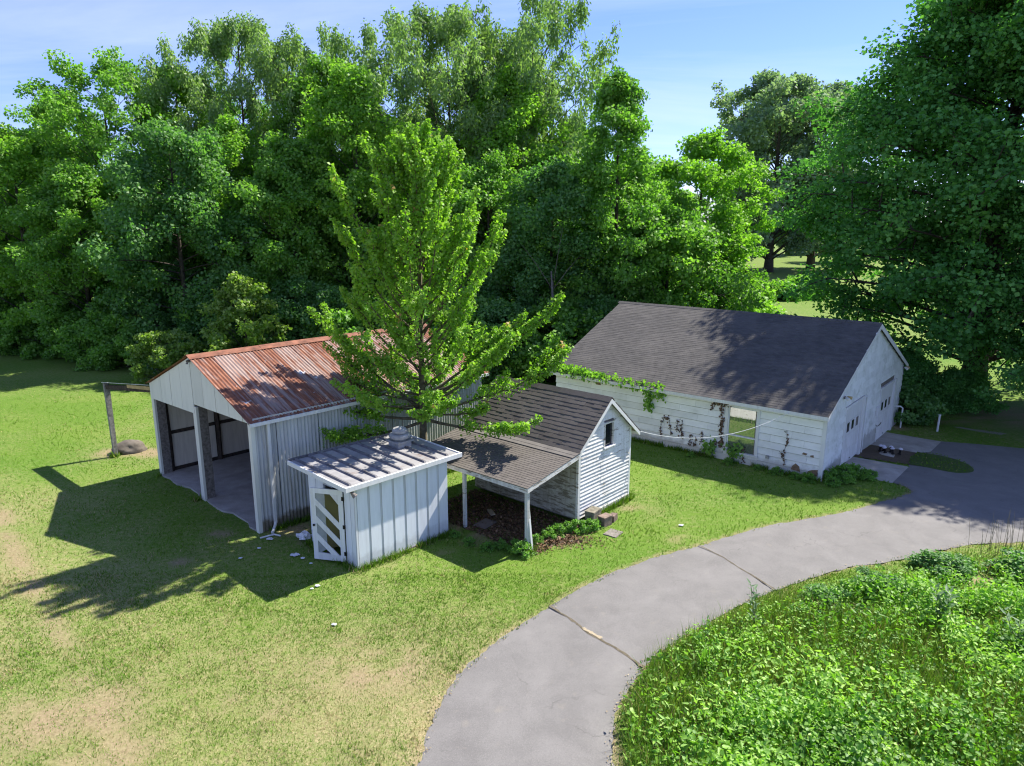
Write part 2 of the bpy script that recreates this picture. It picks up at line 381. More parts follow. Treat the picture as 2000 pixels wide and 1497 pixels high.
c = a.mix(a.math('MULTIPLY', a.ramp(vo.outputs['Distance'], [(0, 1), (.006, 0)]), a.ramp(a.noise(p, .5, 3), [(.5, 0), (.6, .55)])), c, (.07, .065, .06))
c = a.mix(a.ramp(a.noise(p, 2.7, 4), [(.62, 0), (.76, .35)]), c, (.27, .245, .20))
c = a.mix(a.ramp(f1, [(.35, .28), (.65, 0)]), c, (.06, .06, .062))
c = a.mix(a.ramp(f1, [(.62, 0), (.8, .4)]), c, (.36, .35, .34))
M_ASPH = a.pbr(c, .9, a.bump(f1, .35, .006), spec=.25)
drive = sheet('driveway', DRIVE, .02, M_ASPH, .6); drive['kind'] = 'structure'
M_CRACK = plain('crack_dirt', (.13, .11, .075), .95, .3, 20)
def ribbon(name, pts, width, dz, mat, parent, seed):
    rg = random.Random(seed); c = smooth_curve(pts, 8); V = []
    ph = 0
    for i, (x, y) in enumerate(c):
        q = c[min(i + 1, len(c) - 1)]; o = c[max(i - 1, 0)]; d = Vector((q[0] - o[0], q[1] - o[1])).normalized(); nn = Vector((-d.y, d.x))
        ph += rg.uniform(-.02, .02); ph *= .85; w = width * rg.uniform(.55, 1.4)
        for s in (-1, 1):
            V.append((x + nn.x * (s * w + ph), y + nn.y * (s * w + ph), GZ(x, y) + dz))
    F = [(2 * i, 2 * i + 1, 2 * i + 3, 2 * i + 2) for i in range(len(c) - 1)]
    return link(bpy.data.objects.new(name, fast_mesh(name, V, F, mat)), parent)
ribbon('crack', [(0.90, 15.36), (1.41, 14.69), (1.72, 14.22), (2.21, 13.63), (2.72, 12.95)], .03, .025, M_CRACK, drive, 1)
ribbon('crack', [(5.29, 18.62), (5.74, 17.87), (6.08, 17.17), (6.54, 16.11)], .02, .025, M_CRACK, drive, 2)
M_SAND = plain('sand', (.36, .30, .20), .95, .2, 25)
ribbon('sand_streak', [(1.62, 14.42), (1.75, 14.22), (1.95, 13.98)], .04, .030, M_SAND, drive, 3)
a = Mat('apron_concrete'); p = a.pos(); f = a.noise(p, 1.6, 7, .65)
c = a.ramp(f, [(.3, (.27, .25, .22)), (.6, (.40, .375, .335)), (.8, (.47, .445, .40))]); c = a.mix(a.ramp(a.noise(p, 60, 3), [(.4, .25), (.6, 0)]), c, (.14, .13, .12))
M_CONC = a.pbr(c, .9, a.bump(a.noise(p, 60, 3), .25, .01))
for nm_, pl in (('concrete_apron', SLAB1), ('concrete_apron', SLAB2)):
    o = sheet(nm_, pl, .035, M_CONC, .5); o['kind'] = 'structure'
bed = sheet('brick_paving', BRICK, .012, plain('mortar_soil', (.10, .075, .05), .95), .4); bed['kind'] = 'structure'
a = Mat('paving_brick'); c = a.ramp(a.white(a.mapped(a.pos(), (4.6, 9, 1))), [(0, (.14, .06, .045)), (.5, (.22, .10, .075)), (1, (.27, .16, .12))])
M_BRK = a.pbr(a.mix(a.ramp(a.noise(a.pos(), 3), [(.4, 0), (.6, .6)]), c, (.12, .10, .075)), .9)
mb = MB(); rb = random.Random(8)
for i in range(40):
    for j in range(60):
        lx = -6 + i * .215 + (.1 if j % 2 else 0); ly = -6 + j * .105
        wx, wy = GA.w(5.2 + lx, -2.2 + ly)
        pts = [GA.w(5.2 + lx + u, -2.2 + ly + v) for u, v in ((0, 0), (.2, 0), (.2, .092), (0, .092))]
        if all(bool(inside(np.array(q[0]), np.array(q[1]), BRICK)) for q in pts) and not bool(inside(np.array(wx), np.array(wy), PAD)):
            z = GZ(wx, wy) + .03 + rb.uniform(-.006, .006); mb.prism([(q[0], q[1], z - .03) for q in pts], (0, 0, .03))
o = mb.obj('brick_course', M_BRK, bed); o['kind'] = 'stuff'
pad = sheet('paving_slab', PAD, .062, M_CONC, .5)
tag(pad, 'square concrete paving slab set among the bricks between the garage aprons', 'paving slab')
isl = sheet('grass_island', ISL, .02, plain('island_turf', (.06, .10, .02), .95, .3, 20), .25, crown=.05); isl['kind'] = 'structure'
M_PATH = plain('path_gravel', (.24, .22, .19), .95, .15, 30)
pth = sheet('garden_path', [(19.3, 31.75), (20.6, 31.35), (22.4, 29.95), (26, 27.6), (26.3, 28.1), (22.7, 30.5), (20.9, 31.9), (19.5, 32.2)], .012, M_PATH, .5); pth['kind'] = 'structure'
road = sheet('road', [(-60, 112), (36, 114), (120, 121), (120, 127), (38, 120), (-60, 118)], .05, plain('road_asphalt', (.22, .21, .205), .9), 8); road['kind'] = 'structure'

# ================================================================== MATERIALS FOR BUILDINGS
WHITE = (.70, .71, .70)
M_SIDE = painted('asbestos_siding', (.82, .83, .82), (.44, .46, .42), .5, streak=(1.2, 1.2, 3.0), vdirt=.4)
M_GABLE = painted('gable_siding', (.78, .80, .79), (.32, .36, .28), .7, streak=(1.6, 1.6, 2.2), vdirt=.5)
M_TRIM = painted('white_trim', (.72, .73, .72), (.38, .36, .30), .45)
M_TRIMW = painted('peeling_trim', (.66, .65, .62), (.30, .28, .23), .7, peel=(.24, .20, .155), peel_amt=.54)
M_CLAP = painted('peeling_clapboard', (.74, .73, .71), (.36, .34, .29), .6, peel=(.30, .27, .225), peel_amt=.575)
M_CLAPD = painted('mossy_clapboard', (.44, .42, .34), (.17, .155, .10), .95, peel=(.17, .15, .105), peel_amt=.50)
M_PUMP = painted('pump_panel_paint', (.78, .81, .84), (.48, .50, .50), .45, vdirt=.22)
M_BATT = painted('pump_batten_paint', (.56, .575, .58), (.26, .27, .25), .7, vdirt=.3)
M_GALV = painted('galvanised_sheet', (.52, .535, .53), (.27, .27, .25), .9, rust=(.23, .13, .075), streak=(7, 7, .5), vdirt=.95)
M_CREAM = painted('pale_gable_board', (.69, .69, .61), (.48, .49, .42), .5, streak=(5, 5, .5))
M_POST = painted('post_paint', (.56, .57, .55), (.28, .26, .22), .8, peel=(.25, .22, .18), peel_amt=.56)
M_GREY = plain('grey_timber', (.20, .18, .16), .9, .3, 12)
M_DKW = plain('dark_timber', (.060, .046, .036), .9, .35, 8)
M_BLACK = plain('shade_black', (.015, .014, .013), .9)
M_INNER = painted('inner_wall_board', (.68, .63, .52), (.40, .35, .27), .6)
M_GREEN = plain('green_sheet', (.012, .075, .04), .6, .2, 5)
M_IRON = plain('dark_iron', (.03, .027, .025), .5, .3, 20, metal=.6)
M_WOODP = plain('pale_plywood', (.42, .31, .14), .85, .2, 6)
a = Mat('rusty_roof'); p = a.pos(); rn = a.rnd()
oc = a.n('ShaderNodeVectorMath'); oc.operation = 'ADD'; a.l(a.obj(), oc.inputs[0]); cx_ = a.n('ShaderNodeCombineXYZ'); a.l(a.math('MULTIPLY', rn, 37.0), cx_.inputs[0]); a.l(a.math('MULTIPLY', rn, 91.0), cx_.inputs[1]); a.l(cx_.outputs[0], oc.inputs[1])
f = a.noise(a.mapped(oc.outputs[0], (2.2, 1.2, 1)), 1.6, 7, .68); fs = a.noise(a.mapped(oc.outputs[0], (7.0, .5, 1)), 1.0, 7, .7)
c = a.ramp(f, [(.25, (.085, .036, .024)), (.5, (.19, .070, .036)), (.7, (.27, .115, .06))])
c = a.mix(a.ramp(a.math('ADD', fs, a.math('MULTIPLY', rn, .22)), [(.58, 0), (.70, .6)]), c, (.36, .31, .28))
c = a.mix(a.ramp(a.noise(p, 1.7, 5, .6), [(.655, 0), (.69, .85)]), c, (.50, .52, .55))
M_RUST = a.pbr(c, .7, a.bump(f, .2, .01), .0, .3)
def shingle_mat(name, cols, cell, use_rnd=False):
    a = Mat(name); p = a.pos()
    w = a.rnd() if use_rnd else a.noise(a.mapped(p, cell), 1.0, 2)
    c = a.ramp(w, [(i / (len(cols) - 1) if use_rnd else .3 + .4 * i / (len(cols) - 1), k) for i, k in enumerate(cols)])
    g = a.noise(p, 90, 3, .7); c = a.mix(a.ramp(g, [(.35, .35), (.65, 0)]), c, (.03, .028, .027))
    b = a.noise(p, .7, 5, .6); c = a.mix(a.ramp(b, [(.45, 0), (.75, .3)]), c, (.20, .185, .165))
    return a.pbr(c, .93, a.bump(g, .3, .01), spec=.15)
M_SHS = shingle_mat('shed_shingle', [(.100, .088, .080), (.122, .108, .097), (.135, .120, .107), (.112, .099, .089)], (1, 1, 1), True)
M_SHL = shingle_mat('lean_to_shingle', [(.095, .085, .075), (.142, .127, .112), (.112, .100, .088)], (2.5, 6, 9))
M_SHG = shingle_mat('garage_shingle', [(.080, .077, .072), (.100, .096, .090), (.120, .115, .108)], (3.2, 3.2, 14))
M_SHLT = shingle_mat('pale_flashing_shingle', [(.13, .12, .11), (.17, .158, .145)], (4, 4, 4))
a = Mat('window_glass'); k = a.n('ShaderNodeBsdfGlossy'); k.inputs['Roughness'].default_value = .015; k.inputs[0].default_value = (.72, .75, .76, 1)
d = a.n('ShaderNodeBsdfDiffuse'); d.inputs[0].default_value = (.13, .135, .13, 1); mx = a.n('ShaderNodeMixShader'); mx.inputs[0].default_value = .42
a.l(d.outputs[0], mx.inputs[1]); a.l(k.outputs[0], mx.inputs[2]); a.l(mx.outputs[0], a.out.inputs[0]); M_GLASS = a.m
M_DGLASS = Mat('dark_glass').pbr((.012, .014, .018), .08, None, 0, .6)

def corrugated(width, length, period=.115, depth=.016, seg=6):
    """sheet lying in local x (across the ribs) and y (along them), ribs standing in z"""
    n = int(round(width / period * seg)); x = np.linspace(0, width, n + 1); z = depth * np.sin(x / period * 2 * np.pi)
    V = np.concatenate([np.c_[x, np.zeros(n + 1), z], np.c_[x, np.full(n + 1, length), z]])
    i = np.arange(n); F = np.c_[i, i + 1, i + n + 2, i + n + 1]
    return V, F

# ================================================================== RUSTY SHED
shed = empty('open_front_shed', (SH.x, SH.y, 0), SH.a)
tag(shed, 'large open-fronted shed with rusty corrugated roof and grey metal walls', 'shed')
SW, SL, EV, AP = 7.35, 9.2, 3.50, 4.92     # width along local y, depth along local x, eave, apex
V, F = corrugated(.69, EV - .02)
# right wall: ribs vertical, in the plane y = 0 facing -y
Vw = np.c_[V[:, 0], V[:, 2], V[:, 1]]; me = fast_mesh('corrugated_sheet', Vw, F, M_GALV, smooth=True)
rw = MB().box(0.05, SL - .02, .05, .11, .05, EV - .15).obj('side_wall', M_DKW, shed)
for i in range(13): child('corrugated_sheet', me, rw, (.06 + i * .7, -.012 * (i % 2), .02))
me_b = fast_mesh('corrugated_sheet', np.c_[V[:, 2], V[:, 0], V[:, 1] * 1.0], F, M_GALV, smooth=True)
bw = MB().box(SL - .1, SL - .04, .12, SW - .12, .05, EV - .15).obj('rear_wall', M_INNER, shed)
for i in range(10): child('corrugated_sheet', me_b, bw, (SL + .01, .2 + i * .7, .02))
# roof sheets, ribs running from ridge to eave
half = SW / 2; rise = AP - EV; sl = math.hypot(half + .12, rise * (half + .12) / half); ang = math.atan2(rise, half)
Vr, Fr_ = corrugated(.70, sl)
me_r = fast_mesh('roof_sheet', Vr, Fr_, M_RUST, smooth=True)
roof = MB().prism([(-.02, half, AP - .12), (-.02, .05, EV - .12), (-.02, .05, EV - .2), (-.02, half, AP - .2)], (.1, 0, 0)).obj('roof', M_DKW, shed)
for i in range(14):
    zz = .004 * (i % 2)
    child('roof_sheet', me_r, roof, (-.12 + i * .685, -.12, EV - .10 + zz), (ang, 0, 0))
    child('roof_sheet', me_r, roof, (-.12 + i * .685 + .70, SW + .12, EV - .10 + zz), (ang, 0, math.pi))
M_RIDGE = plain('ridge_rust', (.24, .10, .06), .8, .35, 4)
mb = MB()
for i in range(4):
    x0 = -.14 + i * 2.42; x1 = x0 + 2.43; z = AP - .045 + .006 * (i % 2)
    mb.prism([(x0, half - .26, z - .075), (x0, half, z + .03), (x0, half + .26, z - .075), (x0, half + .26, z - .087), (x0, half, z + .016), (x0, half - .26, z - .087)], (x1 - x0, 0, 0))
mb.obj('ridge_cap', M_RIDGE, roof)
# gutter and downspout
mb = MB()
mb.prism([(-.1, -.17, EV - .10), (-.1, -.17, EV - .2), (-.1, -.06, EV - .2), (-.1, -.06, EV - .17), (-.1, -.14, EV - .17), (-.1, -.14, EV - .10)], (9.5, 0, 0)); mb.obj('gutter', M_TRIM, shed)
mb = MB().box(.44, .52, -.105, -.03, .9, EV - .2); mb.box(.435, .525, -.11, -.025, .82, .9); mb.box(.44, .52, -.105, -.03, .22, .82)
mb.tube([(.48, -.07, .26), (.44, -.1, .16), (.22, -.32, .05)], .045, 8); mb.obj('downspout', M_TRIM, shed)
# gable boards with the openings below
gb = MB().box(.02, .06, .1, SW - .1, 3.3, 3.44).obj('gable_wall', M_DKW, shed)
edges = [0, .42, 1.25, 2.1, 2.95, 3.72, 4.6, 5.45, 6.3, SW]
openz = lambda y: 3.36 - .02 * y if y < 3.72 else 2.98 - .03 * (y - 3.72)
for i in range(9):
    y0, y1 = edges[i] + .012, edges[i + 1] - .012
    ym = (y0 + y1) / 2
    zb = lambda y: openz(ym if abs(y - 3.72) < .02 else y)
    poly = [(y0, openz(y0 + .02)), (y1, openz(y1 - .02)), (y1, 6), (y0, 6)]
    k = rise / half
    poly = clip_poly(poly, -k, 1, EV - .10); poly = clip_poly(poly, k, 1, EV - .10 + k * SW)
    dx = .004 * (i % 2)
    MB().prism([(-.03 - dx, q[0], q[1]) for q in poly], (.03, 0, 0)).obj('gable_board', M_CREAM, gb)
MB().tube([(-.06, half + .02, AP - .22), (-.13, half - .05, AP - .22), (-.15, half - .05, AP - .30)], .05, 7).obj('flood_lamp', M_GREY, shed)
# posts; the grey rear pieces paint in their shaded sides
def post(y0, y1, x0, x1, z1, mat, lean=0):
    MB().hexa([(x0, y0, -.05), (x1, y0, -.05), (x1, y1, -.05), (x0, y1, -.05), (x0, y0 + lean, z1), (x1, y0 + lean, z1), (x1, y1 + lean, z1), (x0, y1 + lean, z1)]).obj('post', mat, shed)
post(0, .17, -.02, .10, 3.36, M_CREAM)
post(3.62, 3.86, -.02, .06, 3.2, M_CREAM); post(3.62, 3.86, .062, .34, 3.2, M_GREY)
post(7.12, 7.34, -.02, .05, 2.92, M_CREAM); post(7.10, 7.30, .052, .34, 2.92, M_GREY)
# left wall seen from inside, between dark studs and rails
lw = MB().box(.2, SL, SW - .03, SW - .005, .02, EV).obj('left_wall', M_DKW, shed)
studs = [.4, 2.2, 4.1, 5.9, 7.7, 9.0]
for i in range(5):
    for z0, z1 in ((.18, 1.42), (1.56, 2.78), (2.9, 3.42)):
        box('wall_board', M_INNER, lw, studs[i] + .09, studs[i + 1] - .09, SW - .06, SW - .032, z0, z1)
mb = MB()
for s_ in studs: MB().tube([(s_, SW - .10, 0), (s_ + .02, SW - .11, 1.3), (s_ - .02, SW - .09, 2.4), (s_, SW - .10, 3.45)], [.085, .075, .085, .07], 6).obj('stud', M_DKW, shed)
for z in (.1, 1.49, 2.84): box('rail', M_DKW, shed, .3, SL - .1, SW - .075, SW - .064, z - .06, z + .06)
mb = MB().box(.12, SL - .1, SW + .0, SW + .03, .0, 1.6); mb.obj('green_sheeting', M_GREEN, shed)
box('outer_sheeting', M_GALV, shed, .12, SL - .1, SW + .0, SW + .028, 1.61, EV - .05)
# floor slab with a ragged front edge
rg = random.Random(4); fp = [(SL - .12, .14), (SL - .12, SW - .1)] + [(.05 + rg.uniform(-.12, .10), SW - .12 - i * .35) for i in range(21)]
fp = [(max(x, -.1), y) for x, y in fp if y > .1]
MB().prism([(x, y, -.05) for x, y in fp], (0, 0, .11)).obj('floor_slab', M_CONC, shed)
for i in range(5): box('truss', M_DKW, shed, .6 + i * 2.0, .68 + i * 2.0, .12, SW - .12, 3.28, 3.40)
# side canopy on one post
MB().hexa([(.02, 7.40, 3.04), (.14, 7.40, 3.04), (-.32, 10.75, 2.70), (-.44, 10.75, 2.70), (.02, 7.40, 3.24), (.14, 7.40, 3.24), (-.32, 10.75, 2.86), (-.44, 10.75, 2.86)]).obj('canopy_beam', M_DKW, shed)
MB().hexa([(-.05, 7.38, 3.32), (.40, 7.38, 3.21), (-.05, 10.95, 2.83), (-.5, 10.95, 2.94), (-.05, 7.38, 3.34), (.40, 7.38, 3.23), (-.05, 10.95, 2.85), (-.5, 10.95, 2.96)]).obj('canopy_sheet', M_GALV, shed)
MB().hexa([(-.02, 7.40, 3.13), (.005, 7.40, 3.13), (-.215, 9.0, 3.00), (-.24, 9.0, 3.00), (-.02, 7.40, 3.26), (.005, 7.40, 3.26), (-.215, 9.0, 3.12), (-.24, 9.0, 3.12)]).obj('canopy_board', M_WOODP, shed)
MB().hexa([(-.47, 10.62, -.05), (-.33, 10.62, -.05), (-.33, 10.76, -.05), (-.47, 10.76, -.05), (-.47, 10.72, 2.93), (-.29, 10.72, 2.93), (-.29, 10.90, 2.93), (-.47, 10.90, 2.93)]).obj('canopy_post', plain('weathered_post', (.24, .23, .21), .9, .35, 9), shed)

# ================================================================== PUMP HOUSE
pump = empty('pump_house', (PU.x, PU.y, 0), PU.a)
tag(pump, 'small white board-and-batten pump house with a flat ribbed metal roof', 'pump house')
PL, PD, PH = 3.16, 2.26, 2.30
core = MB(); core.box(.03, PL - .03, .03, .06, .03, PH); core.box(.03, PL - .03, PD - .06, PD - .03, .03, PH); core.box(PL - .06, PL - .03, .061, PD - .061, .03, PH)
core.box(.03, .06, .061, .50, .03, PH); core.box(.03, .06, 1.46, PD - .061, .03, PH); core.box(.03, .06, .501, 1.459, 2.24, PH)
core = core.obj('wall', M_BATT, pump)
nb = 8; bwid = PL / nb
for i in range(nb):
    box('panel', M_PUMP, core, i * bwid + .055, (i + 1) * bwid - .02, -.012, .028, .03, PH)
    box('batten', M_BATT, core, i * bwid - .018 + .0, i * bwid + .05, .004, .0285, .02, PH)
for i in range(nb):
    box('panel', M_PUMP, core, i * bwid + .055, (i + 1) * bwid - .02, PD - .028, PD + .008, .03, PH)
for i in range(6): box('panel', M_PUMP, core, PL - .028, PL + .01, .03 + i * .37, .37 + i * .37, .03, PH)
for y0, y1 in ((0.0, .2), (.22, .49), (1.48, 1.86), (1.88, PD)): box('panel', M_PUMP, core, -.012, .028, y0, y1, .03, PH)
box('corner_trim', M_TRIM, pump, -.018, .03, -.02, .012, .0, PH)
box('sill_board', M_GREY, pump, -.04, PL + .03, -.035, .029, -.03, .028)
box('sill_board', M_GREY, pump, -.05, .029, .03, PD, -.03, .026)
# vent and the gap above the door; black strips paint shade in its slots
lv = box('vent_panel', M_TRIM, pump, -.022, .028, 1.02, 1.46, 2.02, 2.26)
for i in range(4): box('slot_shade', M_BLACK, lv, -.028, -.0225, 1.26, 1.42, 2.06 + i * .045, 2.075 + i * .045)
box('inside_shade', M_BLACK, pump, .95, .98, .1, PD - .1, .05, PH - .02)  # black sheet painted in for the darkness inside
# door, hinged on the right and standing ajar
dr = empty('door', (-.02, .52, .06)); dr.parent = pump
dr.rotation_euler = (0, 0, math.atan2(.80, -.48))
DW, DH = .92, 2.04
def dpart(n, poly, th=(.0, .04), m=M_TRIM): return MB().prism([(q[0], th[0], q[1]) for q in poly], (0, th[1] - th[0], 0)).obj(n, m, dr)
dpart('stile', [(0, 0), (.13, 0), (.13, DH), (0, DH)]); dpart('stile', [(DW - .13, 0), (DW, 0), (DW, DH), (DW - .13, DH)])
dpart('rail', [(.13, 0), (DW - .13, 0), (DW - .13, .20), (.13, .16)]); dpart('rail', [(.13, DH - .14), (DW - .13, DH - .14), (DW - .13, DH), (.13, DH)])
dpart('corner_gusset', [(.13, DH - .14), (.13, DH - .42), (.36, DH - .14)], (.001, .039))
for k in range(3):
    zl = DH - .28 - k * .50; w = .20
    poly = [(DW - .13, zl), (.13, zl - .66), (.13, zl - .66 - w), (DW - .13, zl - w)]
    poly = clip_poly(poly, 0, -1, -.16)
    dpart('diagonal_slat', poly, (.002, .038))
a = Mat('olive_pane'); M_OLIVE = a.pbr(a.ramp(a.noise(a.pos(), 2.0, 4), [(.3, (.05, .045, .022)), (.7, (.085, .075, .035))]), .25, None, 0, .5)
dpart('pane', [(.11, .45), (.52, .32), (.52, DH - .12), (.11, DH - .12)], (.016, .022), M_OLIVE); dpart('pane', [(.521, .32), (DW - .11, .14), (DW - .11, DH - .12), (.521, DH - .12)], (.016, .022), plain('pale_pane', (.30, .325, .33), .3, .15, 3))  # free-side half of the pane is a paler grey
MB().lathe([(.0, 0), (.03, .01), (.035, .03), (.02, .05), (.012, .06)], 0, 0, 10).obj('knob', M_IRON, dr, (DW - .065, .05, 1.0)).rotation_euler = (R(-90), 0, 0)
for z in (.18, .95, 1.75): box('hinge', M_IRON, dr, -.03, .03, .041, .05, z, z + .11)
# roof tray with ribs
RZ = 2.40
x0, x1, y0, y1 = -.34, PL + .36, -.15, PD + .42
rt = MB().hexa([(x0, y0, RZ - .03), (x1, y0, RZ - .03), (x1, y1, RZ + .02), (x0, y1, RZ + .02), (x0, y0, RZ), (x1, y0, RZ), (x1, y1, RZ + .05), (x0, y1, RZ + .05)])
a = Mat('pump_roof_metal'); p = a.pos(); f = a.noise(p, 3, 6, .65)
c = a.ramp(f, [(.3, (.22, .215, .215)), (.55, (.31, .305, .30)), (.75, (.40, .39, .38))]); c = a.mix(a.ramp(a.noise(p, 1.5, 5, .7), [(.55, 0), (.68, .8)]), c, (.13, .085, .065))
M_PROOF = a.pbr(c, .6, a.bump(f, .15, .01), .1)
M_RIB = plain('roof_rib_grey', (.16, .155, .16), .7, .3, 5)
rt = rt.obj('roof', M_PROOF, pump)
for i in range(9):
    xr = x0 + .16 + i * .41
    MB().hexa([(xr, y0 + .1, RZ + .002), (xr + .09, y0 + .1, RZ + .002), (xr + .09, y1 - .03, RZ + .05), (xr, y1 - .03, RZ + .05), (xr + .02, y0 + .14, RZ + .05), (xr + .07, y0 + .14, RZ + .05), (xr + .07, y1 - .03, RZ + .10), (xr + .02, y1 - .03, RZ + .10)]).obj('roof_rib', M_RIB, rt)
mb = MB(); mb.box(x0 - .04, x1 + .04, y0 - .06, y0, RZ - .09, RZ + .035); mb.obj('fascia', M_TRIM, pump)
MB().hexa([(x0 - .045, y0 + .001, RZ - .09), (x0, y0 + .001, RZ - .09), (x0, y1, RZ - .04), (x0 - .045, y1, RZ - .04), (x0 - .045, y0 + .001, RZ + .03), (x0, y0 + .001, RZ + .03), (x0, y1, RZ + .08), (x0 - .045, y1, RZ + .08)]).obj('fascia', M_TRIM, pump)
MB().hexa([(x1, y0 + .001, RZ - .09), (x1 + .04, y0 + .001, RZ - .09), (x1 + .04, y1, RZ - .04), (x1, y1, RZ - .04), (x1, y0 + .001, RZ + .03), (x1 + .04, y0 + .001, RZ + .03), (x1 + .04, y1, RZ + .08), (x1, y1, RZ + .08)]).obj('fascia', M_TRIM, pump)
box('rear_lip', M_RIB, pump, x0, x1, y1, y1 + .04, RZ - .03, RZ + .11)
box('soffit_board', M_GREY, pump, x0 + .02, -.02, y0 + .05, y1 - .1, RZ - .10, RZ - .05)
MB().tube([(-.16, -.08, 2.26), (-.16, -.17, 2.22), (-.12, -.22, 2.15)], [.03, .05, .075], 10).obj('lamp', M_GREY, pump)
# mushroom vent standing on the roof
vx, vy, vz = 2.72, 1.62, RZ + .03
vent = empty('roof_ventilator', (*PU.w(vx, vy), vz), PU.a)
tag(vent, 'round grey mushroom ventilator on the pump house roof', 'ventilator')
M_VENT = plain('vent_metal', (.36, .36, .35), .6, .2, 8)
box('base', M_VENT, vent, -.24, .24, -.24, .24, 0, .16); box('flange', M_VENT, vent, -.30, .30, -.30, .30, .161, .2)
MB().lathe([(.19, .2), (.19, .26), (.30, .27), (.315, .32), (.30, .38), (.24, .40), (.20, .405)], 0, 0, 24).obj('drum', M_VENT, vent, smooth=False)
MB().lathe([(.20, .406), (.225, .43), (.225, .50), (.19, .55), (.10, .585), (.01, .595)], 0, 0, 24).obj('cap', M_VENT, vent)

# ================================================================== SMALL CLAPBOARD SHED WITH LEAN-TO
sm = empty('clapboard_shed', (SM.x, SM.y, 0), SM.a)
tag(sm, 'small peeling white clapboard shed with steep shingled gable and lean-to', 'shed')
GW, GL, GAP = 2.84, 4.30, 3.66; hx = GW / 2; slope = .83; zed = lambda x: GAP - slope * abs(x - hx)   # underside of roof at x
fw_top = 2.42
gw = MB().prism([(.02, .03, .1), (GW - .02, .03, .1), (GW - .02, .03, zed(GW)), (hx, .03, GAP - .04), (.02, .03, zed(0))], (0, .04, 0)).obj('gable_wall', M_GREY, sm)
WX0, WX1, WZ0, WZ1 = 1.33, 1.78, 2.14, 2.86
ex = .118; i = 0; z = .16; rg = random.Random(21)
def clap(parent, x0, x1, z0, z1, lf, rf, mat):
    """board in the plane y=0: wedge section, thicker at its lower edge, ends cut to the roof line"""
    poly = [(x0, z0), (x1, z0), (x1, z1), (x0, z1)]
    poly = clip_poly(poly, -slope, 1, GAP - .03 - slope * hx); poly = clip_poly(poly, slope, 1, GAP - .03 + slope * hx)
    if len(poly) < 3: return
    zs = [q[1] for q in poly]
    if max(zs) - min(zs) < .02: return
    mb = MB(); n = len(poly); t = rg.uniform(-.004, .004); dz = rg.uniform(-.005, .005)
    fr = [(q[0], -.038 - t + (.032 * (q[1] - z0) / (z1 - z0)), q[1] + dz) for q in poly]; bk = [(q[0], .028, q[1] + dz) for q in poly]
    mb.v = fr + bk; mb.f = [tuple(range(n)), tuple(range(2 * n - 1, n - 1, -1))] + [(k, (k + 1) % n, n + (k + 1) % n, n + k) for k in range(n)]
    mb.obj('clapboard', mat, parent)
while z < GAP - .1:
    za, zb = z, z + ex + .012
    j = 1.15 + rg.uniform(-.01, .01)
    segs = [(.07, GW - .07)]
    if zb > WZ0 - .04 and za < WZ1 + .05: segs = [(.07, WX0 - .05), (WX1 + .05, GW - .07)]
    elif z < 1.95: segs = [(.07, j), (j + .006, GW - .07)]
    for x0, x1 in segs: clap(gw, x0, x1, za, zb, 0, 0, M_CLAP)
    z += ex
box('skirt_board', M_TRIMW, sm, .9, GW - .02, -.05, .02, .03, .16)
MB().prism([(-.015, -.035, .0), (.075, -.035, .0), (.075, -.035, zed(.07) - .03), (-.015, -.035, zed(-.01) - .03)], (0, .07, 0)).obj('corner_board', M_TRIM, sm)
MB().prism([(GW - .075, -.035, .0), (GW + .015, -.035, .0), (GW + .015, -.035, zed(GW + .01) - .03), (GW - .075, -.035, zed(GW - .07) - .03)], (0, .07, 0)).obj('corner_board', M_TRIM, sm)
wi = box('window', M_TRIMW, sm, WX0 - .05, WX0, -.045, .03, WZ0 - .02, WZ1 + .05)
box('frame', M_TRIMW, wi, WX1, WX1 + .05, -.045, .03, WZ0 - .02, WZ1 + .05); box('frame', M_TRIMW, wi, WX0 + .001, WX1 - .001, -.045, .03, WZ1, WZ1 + .05)
box('sill', M_TRIM, wi, WX0 - .07, WX1 + .09, -.09, .03, WZ0 - .06, WZ0 - .021)
box('pane', M_DGLASS, wi, WX0 + .001, WX1 - .001, .02, .028, WZ0 - .02, WZ1)
# front wall (under the lean-to), rear and far walls
fwall = box('front_wall', M_GREY, sm, .02, .05, .075, GL, .1, fw_top)
z = .16
rg2 = random.Random(9)
while z < fw_top - .1:
    t = rg2.uniform(-.005, .005); zz = z + rg2.uniform(-.006, .006)
    MB().hexa([(-.038 - t, .045, zz), (.019, .045, zz), (.019, GL, zz), (-.038 - t, GL, zz), (-.006 - t, .045, zz + ex + .012), (.019, .045, zz + ex + .012), (.019, GL, zz + ex + .012), (-.006 - t, GL, zz + ex + .012)]).obj('clapboard', M_CLAPD, fwall)
    z += ex
box('corner_board', M_TRIMW, sm, -.04, -.016, -.035, .044, 0, zed(0) - .05)
box('rear_wall', M_CLAP, sm, GW - .05, GW - .02, .075, GL, .1, zed(GW) - .02)
MB().prism([(.05, GL - .04, .1), (GW - .05, GL - .04, .1), (GW - .05, GL - .04, zed(GW) - .05), (hx, GL - .04, GAP - .06), (.05, GL - .04, zed(0) - .05)], (0, .03, 0)).obj('end_wall', M_CLAPD, sm)
